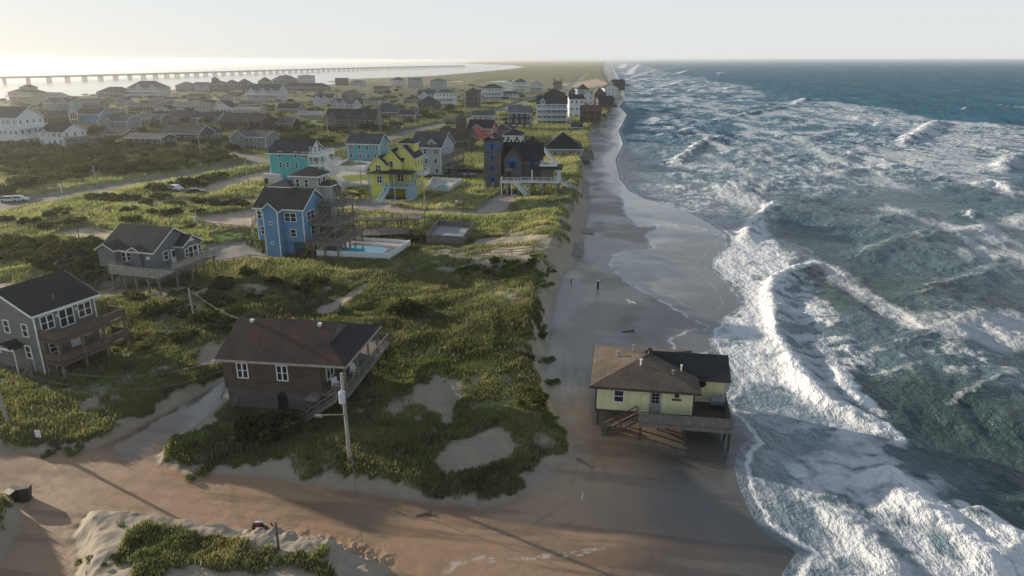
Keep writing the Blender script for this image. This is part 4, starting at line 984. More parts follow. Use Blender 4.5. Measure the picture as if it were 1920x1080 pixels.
# ------------------------------------------------------------------ the pools and walled yards
def yard_pool(label, corners, zf, wallh, wallmat, pool, poolcol, deckcol, name='pool_yard', zg=2.0, open_side=None, thick=.12):
    P = [Vector((*G(a, b, zg), 0)) for a, b in corners]; c = sum(P, Vector())/4
    t = empty(name, (c.x, c.y, zg), 0, label, 'pool')
    L = [(p-c) for p in P]
    MB().flatpoly([(p.x, p.y) for p in L], -.9, zf).build('pool_deck', plain('pool_deck', deckcol, .8, .15), t)
    w = MB()
    for i in range(4):
        if open_side is not None and i in open_side: continue
        a, b = L[i], L[(i+1) % 4]
        w.bar((a.x, a.y, wallh/2+zf-.2), (b.x, b.y, wallh/2+zf-.2), thick, wallh+.4)
        n = max(2, round((b-a).length/2.4))
        for k in range(n): p = a+(b-a)*k/n; w.bar((p.x, p.y, zf-.5), (p.x, p.y, wallh+zf+.08), .16)
    w.build('fence', wallmat, t)
    Q = [Vector((*G(a, b, zg+zf), 0))-c for a, b in pool]
    pts = []
    for i in range(4):                                   # rounded pool outline
        a, b, d = Q[i-1], Q[i], Q[(i+1) % 4]
        for k in range(5):
            s_ = k/4; p0 = b+(a-b)*.28; p1 = b+(d-b)*.28; pts.append((p0*(1-s_)**2+b*2*s_*(1-s_)+p1*s_*s_))
    MB().flatpoly([(p.x*1.0, p.y) for p in pts], zf-.2, zf+.05).build('coping', WHITE, t)
    cc = sum(pts, Vector())/len(pts); ins = [cc+(p-cc)*.93 for p in pts]
    MB().flatpoly([(p.x, p.y) for p in ins], zf-.1, zf+.056).build('pool_water', water_pool(poolcol), t)
    YARDS.append(np.array([(p.x, p.y) for p in P]))
    footprint(0, 0, 0, min(p.x for p in P), max(p.x for p in P), min(p.y for p in P), max(p.y for p in P), .3)
    return t, c
yard_pool('white-fenced kidney pool with turquoise water in front of the blue house', [(595, 482), (730, 488), (769, 463), (637, 455)], .75, .5, WHITE, [(632, 470), (716, 477), (730, 465), (650, 459)], (.03, .42, .50), (.40, .36, .31))
yard_pool('dark pool inside a square of weathered timber fence near the dunes', [(800, 455), (868, 459), (888, 432), (822, 426)], .5, 1.1, GREYW, [(822, 449), (862, 451), (872, 440), (832, 437)], (.06, .16, .19), (.27, .27, .26), zg=2.2)
yard_pool('white-walled pool yard beside the lime yellow house', [(800, 358), (840, 362), (866, 344), (812, 340)], .3, 1.0, plain('white_vinyl', (.62, .63, .62), .6), [(815, 354), (838, 356), (850, 349), (822, 346)], (.08, .30, .32), (.42, .40, .38))
yard_pool('white-fenced pool yard between the two teal houses', [(628, 318), (680, 322), (700, 311), (650, 306)], .3, 1.0, WHITE, [(645, 315), (675, 317), (684, 312), (656, 310)], (.45, .5, .52), (.46, .45, .43))
yard_pool('dark pool deck with a low rail between the pale blue and the castle-like house', [(770, 334), (902, 336), (906, 325), (790, 322)], .3, .8, DARKW, [(800, 331), (850, 332), (856, 328), (808, 327)], (.03, .05, .07), (.07, .07, .07))
def lounger(px, py, label, rz):
    x, y = G(px, py, 2.35); t = empty('sun_lounger', (x, y, 2.3), rz, label, 'lounger', 'white loungers by the dark pool')
    MB().box(-.32, .32, -1, .35, .28, .36).build('seat', WHITE, t); MB().bar((0, .33, .32), (0, .95, .85), .62, .07).build('backrest', WHITE, t)
    for a in (-.28, .28): MB().bar((a, -.8, 0), (a, -.8, .3), .07).bar((a, .3, 0), (a, .3, .3), .07).build('leg', WHITE, t)
for k, (px, l) in enumerate(((779, 'leftmost white lounger on the dark pool deck'), (796, 'white lounger second from the left on the dark pool deck'), (870, 'white lounger alone right of the dark pool water'), (883, 'white lounger last but one on the right of the dark pool'), (889, 'rightmost white lounger on the dark pool deck'))): lounger(px, 328 if k < 2 else 329, l, R(150+7*k))

# ------------------------------------------------------------------ houses of the village, each with its own paint, roof, storeys and decks
def gen(label, L, Rr, base, top, rot, D, wall, roof, rt='x', stilt=0.0, decks='', nd=1, name='village_house', kind='lap', trim=WHITE, rise=None, cupola=None, gables=(), zg=1.9, chim=False, wmat=None, skirt=None, rail=None, win=True, cat='house', dz=2.4, low=None, solid=False, dw=2.6, rows=None, roof2=None):
    x, y, W, rz = front(L, Rr, base, zg, rot)
    t = empty(name, (x, y, zg), rz, label, cat)
    ymid = y+D/2*math.cos(rz); zt = ztop(top, ymid)-zg
    span = D if rt == 'x' else (W if rt == 'y' else min(W, D))
    rs = rise if rise is not None else min(.30*span, 3.2)
    if rt == 'flat': rs = .3
    e = max(zt-rs-.15, stilt+2.5); f = stilt
    wm = siding(wall, kind); rm = shingles(roof, roof2); tb = MB(); r = MB(); w = MB()
    wz = f if stilt > 0 else -.8
    if rt in 'xy': gable_wall(w, 0, W, 0, D, wz, e, rs, rt); gable_roof(r, 0, W, 0, D, e, rs, rt, .45, .18, tb=tb)
    elif rt == 'hip': w.box(0, W, 0, D, wz, e); hip_roof(r, 0, W, 0, D, e, rs, .55, .2, tb)
    else: w.box(0, W, 0, D, wz, e); r.box(-.5, W+.5, -.5, D+.5, e+.003, e+.35)
    wo = w.build('wall', wm, t); ro = r.build('roof', rm, t)
    corner_boards(tb, 0, W, 0, D, max(wz, -.4), e-.06, .18); tb.build('trim', trim, t)
    if stilt > 0:
        nx = max(2, round(W/3.2)+1); ny = max(2, round(D/3.5)+1)
        piling(t, [(.2+(W-.4)*i/(nx-1), .2+(D-.4)*j/(ny-1)) for i in range(nx) for j in range(ny)], -.9, f, GREYW, .26)
        if skirt: MB().box(.6, W-.6, .8, D-.6, -.6, f-.01).build('lower_wall', siding(skirt, 'lap'), t)
    nf = rows or max(1, round((e-f)/2.75)); fh = (e-f)/nf
    dist = math.hypot(x, y)
    if win:
        ww, wh = (.8, 1.3) if nf > 1 else (.85, 1.1)
        cx, cy = x+math.cos(rz)*W/2-math.sin(rz)*D/2, y+math.sin(rz)*W/2+math.cos(rz)*D/2
        for fl in range(nf):
            zc = f+fh*(fl+.55)
            n = max(1, int(W/2.5))
            for k in range(n): window(t, W*(k+.5)/n+((k*37+fl*17) % 5-2)*.08, -.003, zc, ww*(1.6 if (k+fl) % 3 == 1 and nf > 1 else 1), wh, 'F', (k+fl) % 3 == 1 and nf > 1, frame=trim)
            m = max(1, int(D/3))
            right = -(cx*math.cos(rz)+cy*math.sin(rz)) > -8
            for k in range(m):
                if right: window(t, W+.003, D*(k+.5)/m, zc, ww, wh, 'R', frame=trim)
                else: window(t, -.003, D*(k+.5)/m, zc, ww, wh, 'L', frame=trim)
    for fl in range(nd):
        z = max(.4, e-fh*(fl+1)) if fl < nf else f
        if 'F' in decks: deck(t, -.0, W, -dz, -.06, z, rail or trim, 'FLR' if 'R' not in decks else 'FL', rail or trim, solid=solid); piling(t, [(.15, -dz+.15), (W/2, -dz+.15), (W-.15, -dz+.15)], -.8 if fl == 0 else 0, z-.2, rail or trim, .2, 'deck_post') if fl == 0 else None
        if 'R' in decks: deck(t, W+.06, W+dw, -dz if 'F' in decks else 0, D, z, rail or trim, 'RBF', rail or trim, solid=solid); piling(t, [(W+dw-.15, .2), (W+dw-.15, D/2), (W+dw-.15, D-.2)], -.8, z-.2, rail or trim, .2, 'deck_post') if fl == 0 else None
    if 'P' in decks:                                          # roofed porch along the front
        MB().add([(-.3, -dz-.4, e-.5), (W+.3, -dz-.4, e-.5), (W+.3, -.02, e-.06), (-.3, -.02, e-.06), (-.3, -dz-.4, e-.35), (W+.3, -dz-.4, e-.35), (W+.3, -.02, e+.1), (-.3, -.02, e+.1)], [(0, 3, 2, 1), (4, 5, 6, 7), (0, 1, 5, 4), (1, 2, 6, 5), (2, 3, 7, 6), (3, 0, 4, 7)]).build('porch_roof', rm, t)
        piling(t, [(a, -dz+.2) for a in (.2, W/3, W*2/3, W-.2)], -.6, e-.45, rail or trim, .2, 'porch_post')
    if 'S' in decks: stairs(t, (W+4.6, -dz-.5, -.4), (W+1.2, -dz+.6, max(f, 2.4)), 1.2, rail or trim)
    for gx, gw, gz, gr, gd in gables:                         # cross gables and dormers that look at us
        g = MB(); gr_ = MB(); gt = MB()
        z1 = e+gz
        gable_wall(g, gx-gw/2, gx+gw/2, gd, D*.5, (e-.6) if gd > 0 else max(wz, z1-6), z1, gr, 'y'); gable_roof(gr_, gx-gw/2, gx+gw/2, gd, D*.5+.3, z1, gr, 'y', .25, .14, tb=gt)
        go = g.build('dormer', wm, t); gr_.build('dormer_roof', rm, go); gt.build('trim', trim, go)
        if win: window(t, gx, gd-.003, z1-.35, min(.9, gw*.45), .9, 'F', frame=trim)
    if cupola:
        ux, uy, us, uh, urise = cupola
        c = MB().box(ux-us/2, ux+us/2, uy-us/2, uy+us/2, e-.2, e+uh).build('lookout', wm, t); cr = MB(); ct = MB(); hip_roof(cr, ux-us/2, ux+us/2, uy-us/2, uy+us/2, e+uh, urise, .35, .14, ct); cr.build('lookout_roof', rm, c); ct.build('trim', trim, c)
        if win:
            for s_ in (-.22, .22): window(t, ux+us*s_, uy-us/2-.003, e+uh-.9, us*.2, .9, 'F', frame=trim)
    if chim: MB().box(-.4, .4, -.3, .3, -1, 1.6).build('chimney', plain('brick', (.25, .12, .08), .9), ro, (W*.7, D*.6, e+rs*.6))
    footprint(x, y, rz, 0, W+(dw if 'R' in decks else 0), -dz if 'F' in decks else 0, D, 1.0)
    return t, W, D, e, f
GR = (.028, .029, .031); GD = (.016, .017, .019); GB = (.05, .042, .036); GP_ = (.075, .075, .078); SAL = (.13, .115, .10); BRN = (.115, .085, .062)
W_ = (.66, .68, .68); LG = (.42, .44, .45); TEAL = (.08, .42, .43)

def teal_house():
    t, W, D, e, f = gen('tall turquoise house with charcoal gable roof, solar panels and white triple balconies', 510, 583, 346, 262, -11, 9.5, TEAL, (.03, .032, .038), 'x', name='beach_house', rise=2.8, win=False)
    for z in (8.4, 5.6):
        for a in ((3.3, 7.9, 10.0) if z > 7 else (3.2, 5.4, 8.0)): window(t, min(a, W-1), -.003, z, .7, 1.5, 'F')
    window(t, W-.9, -.003, 8.4, 1.3, 1.5, 'F', True); window(t, 6.2, -.003, 2.7, .7, 1.2, 'F'); window(t, 8.6, -.003, 2.7, .9, 1.2, 'F')
    w = siding(W_, 'lap')
    MB().prism([(0.05, e-.5), (D-.05, e-.5), (D/2, e+2.7)], 'x', W+.004, W+.06).build('white_gable', w, t)
    for z, x1 in ((3.2, 7.6), (5.7, 6.4), (8.2, 4.6)): deck(t, W+.06, W+x1-1.5, -.1, D+.2, z, WHITE, 'FRB', WHITE)
    piling(t, [(W+a, b) for a in (1.2, 3.0) for b in (.1, D/2, D)], -.5, 8.0, WHITE, .2, 'deck_post')
    for z in (3.2, 5.7, 8.2):
        for b in (1.5, 4.0, 6.6): window(t, W+.07, b, z+1.3, 1.3, 1.8, 'R', True)
    window(t, W+.07, D/2, e+.9, .6, .9, 'R')
    stairs(t, (W+9, .3, .2), (W+5.2, .3, 5.5), 1.2, WHITE); stairs(t, (W+7.4, 2.0, 3.2), (W+4.2, 2.0, 8.1), 1.2, WHITE)
    p = MB()
    sl = 2.8/(D/2); q = lambda yy: e+sl*yy+.24
    p.add([(W*.42, .7, q(.7)), (W*.98, .7, q(.7)), (W*.98, D/2-.5, q(D/2-.5)), (W*.42, D/2-.5, q(D/2-.5)), (W*.42, .7, q(.7)+.06), (W*.98, .7, q(.7)+.06), (W*.98, D/2-.5, q(D/2-.5)+.06), (W*.42, D/2-.5, q(D/2-.5)+.06)], [(0, 3, 2, 1), (4, 5, 6, 7), (0, 1, 5, 4), (1, 2, 6, 5), (2, 3, 7, 6), (3, 0, 4, 7)])
    p.build('solar_panel', plain('solar_panel', (.006, .007, .012), .25, .1), t)
    sh = MB().box(-1.6, 3.6, -1.4, -.02, -.6, 3.2); sh.build('garage', plain('white_stucco', (.58, .56, .56), .8), t); MB().box(-1.3, -.2, -1.46, -1.402, -.3, 1.9).build('garage_door', BLACK, t)
teal_house()
def yellow_house():
    Y = (.66, .65, .15); sh = siding(Y, 'lap', 'lime_siding'); rf = shingles((.022, .021, .022)); bl = plain('pale_blue_paint', (.30, .46, .55), .6)
    zg = 1.9; x, y, W, rz = front(698, 772, 373, zg, -9)
    t = empty('beach_house', (x, y, zg), rz, 'lime yellow house with three stepped gables and pale blue porch', 'house')
    w = MB(); w.box(0, W, 3.2, 11, -.8, 8.3); w.box(4.9, W-.05, 3.3, 10.8, 8.3, 9.9); w.box(0, 4.6, 0, 3.197, 3.2, 8.4); w.box(0, 3.2, .02, 3.19, -.8, 3.197); w.build('wall', sh, t)
    r = MB(); tb = MB(); g = MB()
    for k, (a0, a1, yy, e, rr) in enumerate(((-.1, 4.2, -.12, 8.45, 2.0), (2.4, 7.4, 1.6, 9.2, 2.7), (4.8, W+.02, 3.0, 10.0, 2.8))):
        gable_wall(g, a0, a1, yy, 10.9, e-2.6, e, rr, 'y'); gable_roof(r, a0, a1, yy, 10.9-k*.02, e, rr, 'y', .35, .16, tb=tb)
        window(t, (a0+a1)/2, yy-.003, e-.7, 1.2 if k == 0 else .8, 1.4, 'F', k == 0)
    g.build('gable_wall', sh, t)
    t2 = MB(); hip_roof(r, 5.2, 9.4, 6.5, 10.7, 13.0, 1.3, .4, .16, t2); MB().box(5.2, 9.4, 6.5, 10.7, 10.6, 13.0).build('lookout', sh, t)
    r.build('roof', rf, t); corner_boards(tb, 0, 4.6, 0, 3.2, 3.2, 8.3, .14); tb.build('trim', OFFW, t); t2.build('trim', OFFW, t)
    pr = MB(); hip_roof(pr, -.2, W+.5, -1.6, 3.1, 6.6, .8, .2, .15); pr.build('porch_roof', rf, t)
    window(t, 2.2, -.003, 4.9, 1.2, 1.6, 'F', True); window(t, 6.6, 3.197, 4.9, 1.4, 1.7, 'F', True)
    dk = deck(t, 3.4, W+.4, -1.5, 3.15, 3.4, bl, 'FR', bl); piling(t, [(3.5, -1.4), (6.4, -1.4), (W+.2, -1.4), (W+.2, 2.9), (.15, -1.4)], -.7, 6.55, bl, .22, 'porch_post')
    stairs(t, (3.3, -4.6, -.2), (4.9, -1.3, 3.3), 1.3, bl); MB().box(W-1.2, W+.5, -.8, 3.1, -.7, 3.15).build('storage', bl, t)
    for z in (2.2, 5.2, 8.2):
        for b in (4.6, 7.2, 9.6): window(t, W+.003, b, z, .9, 1.4, 'R')
    q = siding((.62, .46, .03), 'lap', 'golden_siding'); MB().box(3.4, W-.9, 3.05, 3.18, -.7, 3.1).build('garage_front', q, t)
    for a, b in ((W+.05, 3.6),): deck(t, W+.02, W+2.2, 5.5, 9.5, 5.6, WHITE, 'FRB', WHITE)
    f = MB()
    railing(f, [(2.2, -5.2), (W, -5.0), (W+1, -1.8)], -.1, 1.0); f.build('yard_rail', WHITE, t)
    footprint(x, y, rz, -1, W+3, -6, 12)
yellow_house()
gen('pale blue-grey three-storey house with grey roof and shaded ocean balconies', 771, 828, 328, 247, -12, 13.5, (.36, .40, .45), (.045, .045, .05), 'x', decks='R', nd=3, rail=GREYW, gables=((6.5, 2.2, 1.2, 1.0, 1.0),), rise=3.6, name='beach_house', dw=3.2)
gen('two-tone teal house with grey gable roof standing on short posts', 653, 713, 308, 250, -10, 9.0, (.14, .36, .40), (.05, .053, .058), 'x', stilt=1.3, rise=2.6, name='beach_house', decks='', kind='lap')
def castle():
    zg = 2.3; x, y, W, rz = front(908, 1018, 362, zg, -7)
    t = empty('castle_house', (x, y, zg), rz, 'grey shingled castle-like house on pilings with bright blue shuttered tower and white stairs', 'house')
    sh = siding((.105, .105, .105), 'shingle', 'grey_shingles'); rf = shingles((.018, .019, .021)); bl = plain('blue_paint', (.035, .11, .36), .6, .3)
    f = 3.4
    MB().box(0, 4.4, 0, 5.2, 1.6, 13.4).build('tower', sh, t); r = MB(); gable_roof(r, 0, 4.4, 0, 5.2, 13.4, 1.4, 'y', .3, .16)
    w = MB(); gable_wall(w, 4.41, 14.4, 2.0, 10, f, 8.6, 3.6, 'x'); gable_roof(r, 4.5, 14.4, 2.0, 10, 8.6, 3.6, 'x', .4, .17)
    gable_wall(w, 5.2, 9.6, .3, 5, f, 8.9, 2.9, 'y'); gable_roof(r, 5.2, 9.6, .3, 6, 8.9, 2.9, 'y', .4, .16); w.build('wall', sh, t); r.build('roof', rf, t)
    cr = MB()
    for k in range(9): cr.box(5.0+k*1.0, 5.45+k*1.0, 5.8, 6.2, 12.32, 13.0)
    cr.build('ridge_cresting', BLACK, t)
    for i, z in enumerate((11.9, 9.0, 6.3, 3.6)):
        ww = 2.8 if i == 0 else 1.3
        o = MB().box(-ww/2, ww/2, -.12, -.004, -.75, .75).build('shutter', bl, t, (2.2, 0, z)); MB().box(-.32, .32, -.14, -.121, -.55, .55).build('pane', GLASS, o)
    o = MB().box(-1.2, 1.2, -.1, -.004, -1.2, .6).cyl((0, -.1, .6), (0, -.004, .6), 1.2, n=20).build('arched_window', bl, t, (7.3, .297, 7.4)); MB().box(-.7, .7, -.12, -.101, -1, .7).build('pane', GLASS, o)
    o = MB().box(-.9, .9, -.1, -.004, -.8, .8).build('shutter', bl, t, (12.2, 1.997, 7.3)); MB().box(-.45, .45, -.12, -.101, -.6, .6).build('pane', GLASS, o)
    MB().box(-.7, .7, -.5, -.3, -.1, .1).add([(-.8, -1.4, 0), (.8, -1.4, 0), (.8, -.02, .5), (-.8, -.02, .5), (-.8, -1.4, .1), (.8, -1.4, .1), (.8, -.02, .6), (-.8, -.02, .6)], [(0, 3, 2, 1), (4, 5, 6, 7), (0, 1, 5, 4), (1, 2, 6, 5), (2, 3, 7, 6), (3, 0, 4, 7)]).build('awning', GREYW, t, (6.4, .3, 5.9)); door(t, 6.4, .297, f, 'F', mat=BLACK)
    pr = MB(); hip_roof(pr, 12.2, 19.4, -1.2, 6.2, 6.6, 1.0, .5, .18); pr.build('porch_roof', rf, t)
    MB().box(14.41, 17.5, 1.4, 6, f, 6.58).build('porch_wall', GREYW, t)
    deck(t, 9.7, 19.2, -1.0, 1.39, f, WHITE, 'FR', WHITE); deck(t, 17.51, 19.2, 1.4, 8, f, WHITE, 'RB', WHITE)
    piling(t, [(12.4, -.9), (19.0, -.9), (19.0, 2.4), (19.0, 6)], f, 6.58, WHITE, .3, 'porch_post')
    b = MB(); railing(b, [(14.6, -.4), (18.4, -.4), (18.4, 4)], 7.4, 1.2); b.box(14.2, 18.6, -.6, 4.2, 7.2, 7.4); b.build('balcony', WHITE, t)
    stairs(t, (17.8, 2.6, 7.4), (15.2, 2.6, 10.6), 1.1, WHITE)
    deck(t, 4.6, 9.6, -2.2, .28, f, WHITE, 'FL', WHITE); stairs(t, (11.8, -4.6, 0), (8.3, -1.8, f-.1), 1.3, WHITE); stairs(t, (24.6, -.6, .4), (19.4, .6, f-.1), 1.5, WHITE)
    piling(t, [(a, b) for a in (.3, 2.2, 4.2) for b in (.2, 5)]+[(a, b) for a in (6, 9, 12, 15, 18.6) for b in (-.8, 4, 9)], -1.2, f-.1, PALEW, .45)
    piling(t, [(4.8, -2.1), (7.4, -2.1)], -1, f-.2, WHITE, .2, 'deck_post')
    footprint(x, y, rz, -1, 25, -5, 11)
castle()
gen('low beach house under one huge black hip roof at the dune edge', 1019, 1091, 299, 247, -3, 15, (.33, .31, .29), (.014, .017, .016), 'hip', stilt=1.0, rise=5.2, decks='R', nd=1, rail=GREYW, name='beach_house', dw=4, skirt=(.28, .24, .2))
# --- the middle distance and the ocean row
gen('brown shingled house with a square hip-roofed tower and pale dormers', 822, 880, 285, 240, -8, 12, BRN, (.06, .05, .042), 'x', kind='shingle', trim=PALEW, gables=((4, 2.4, .9, .9, .6), (13, 2.6, .9, .9, .6)), cupola=(8, 5, 3.4, 8.0, 1.3), rise=3.8)
gen('coral pink house with black gable roof and white gable end', 878, 922, 266, 224, -12, 9, (.58, .13, .14), GD, 'x', rise=3, gables=((4, 3.6, .3, 1.2, -.6),))
gen('dark-roofed low house just behind the white lookout house', 925, 960, 262, 229, -10, 9, SAL, GD, 'y', kind='shingle')
gen('white lookout house with wide charcoal hip roof rising behind the castle-like house', 944, 978, 290, 240, -6, 9, W_, GD, 'hip', rise=2.2, rows=3)
gen('tiny brown turret hut with a pointed dark roof', 988, 1007, 283, 256, -6, 4.5, BRN, GD, 'hip', rise=3.2, kind='shingle', trim=DARKW, name='turret_hut')
gen('navy blue house with pale grey roof standing on tall posts', 953, 994, 246, 198, -8, 9, (.022, .035, .065), (.09, .095, .105), 'x', stilt=3.2, rise=2.8)
gen('long low house with grey gable roof beside the coastal road', 886, 925, 228, 207, -8, 8, LG, (.06, .06, .065), 'x', rise=2.2)
gen('large pale blue three-storey house with white-railed decks and outer stair', 1006, 1062, 234, 179, -3, 13, (.30, .37, .46), GR, 'x', decks='FS', nd=3, gables=((3.2, 2.6, 1.4, 1.4, -.5),), rise=3.8, name='beach_house')
gen('dark hip-roofed house behind the large pale blue house', 1020, 1058, 210, 167, -4, 11, SAL, GD, 'hip', kind='shingle', trim=DARKW, rise=3, cupola=(6, 5, 4, 2.0, 1.6))
gen('narrow white three-storey house with dark roof in the ocean row', 1067, 1094, 224, 177, 3, 9, W_, GD, 'x', rise=2.2, decks='R', nd=3, rail=GREYW, name='beach_house', rows=3)
gen('small blue hut with white-framed windows at the top of the beach', 1072, 1091, 250, 231, -2, 5, (.14, .19, .26), GR, 'x', rise=1.4, name='beach_hut')
gen('blue house with rounded dark roof between the ocean-row houses', 1082, 1104, 202, 157, 3, 11, (.18, .24, .33), GR, 'hip', rise=4, decks='R', nd=2, rail=GREYW)
gen('white gabled house with steep dark roof in the ocean row', 1092, 1112, 206, 170, 3, 11, W_, GD, 'y', rise=3.5, decks='R', nd=2, rail=GREYW)
gen('weathered brown deck house with reddish roof above the beach', 1092, 1126, 238, 197, 2, 10, (.11, .075, .055), (.09, .045, .035), 'x', stilt=2.8, kind='shingle', trim=DARKW, decks='R', nd=1, rail=BROWNW, rise=2.6)
gen('brown house with a turret-like pointed roof in the ocean row', 1114, 1136, 200, 163, 4, 12, BRN, (.07, .06, .055), 'hip', kind='shingle', trim=DARKW, rise=5, stilt=2.5)
gen('white-walled house with black roof next to the last house on the beach', 1133, 1158, 187, 157, 4, 13, W_, GD, 'y', rise=3.6, stilt=2.5, decks='R', rail=GREYW)
gen('last black house on stilts standing out over the surf', 1148, 1171, 178, 149, 4, 14, (.03, .03, .032), GD, 'x', rise=3, stilt=4.5, decks='R', rail=DARKW, kind='shingle', trim=DARKW, zg=.6, dw=5)
gen('dark decked house on pilings at the water edge of the ocean row', 1122, 1150, 210, 180, 4, 12, (.07, .06, .055), GD, 'x', rise=2.6, stilt=3.2, kind='shingle', trim=DARKW, decks='R', rail=DARKW)
def tower():
    x, y, W, rz = front(1038, 1053, 168, 1.9, -6); t = empty('watch_tower', (x, y, 1.9), rz, 'square brown lookout tower with a railed top and red-framed lower roof', 'tower')
    zt = ztop(147, y)-1.9; MB().box(0, W, 0, W, -.8, zt-3).build('shaft', siding((.2, .15, .1), 'shingle'), t); MB().box(-2.2, W+.6, -.8, W+.8, zt-6, zt-5).build('skirt_roof', plain('red_roof', (.16, .04, .035), .8), t)
    MB().box(-.3, W+.3, -.3, W+.3, zt-3, zt-2.6).build('platform', DARKW, t)
    for a in (.1, W-.1):
        for b in (.1, W-.1): MB().box(a-.5, a+.5, b-.5, b+.5, zt-2.6, zt).build('corner_post', BROWNW, t)
tower()
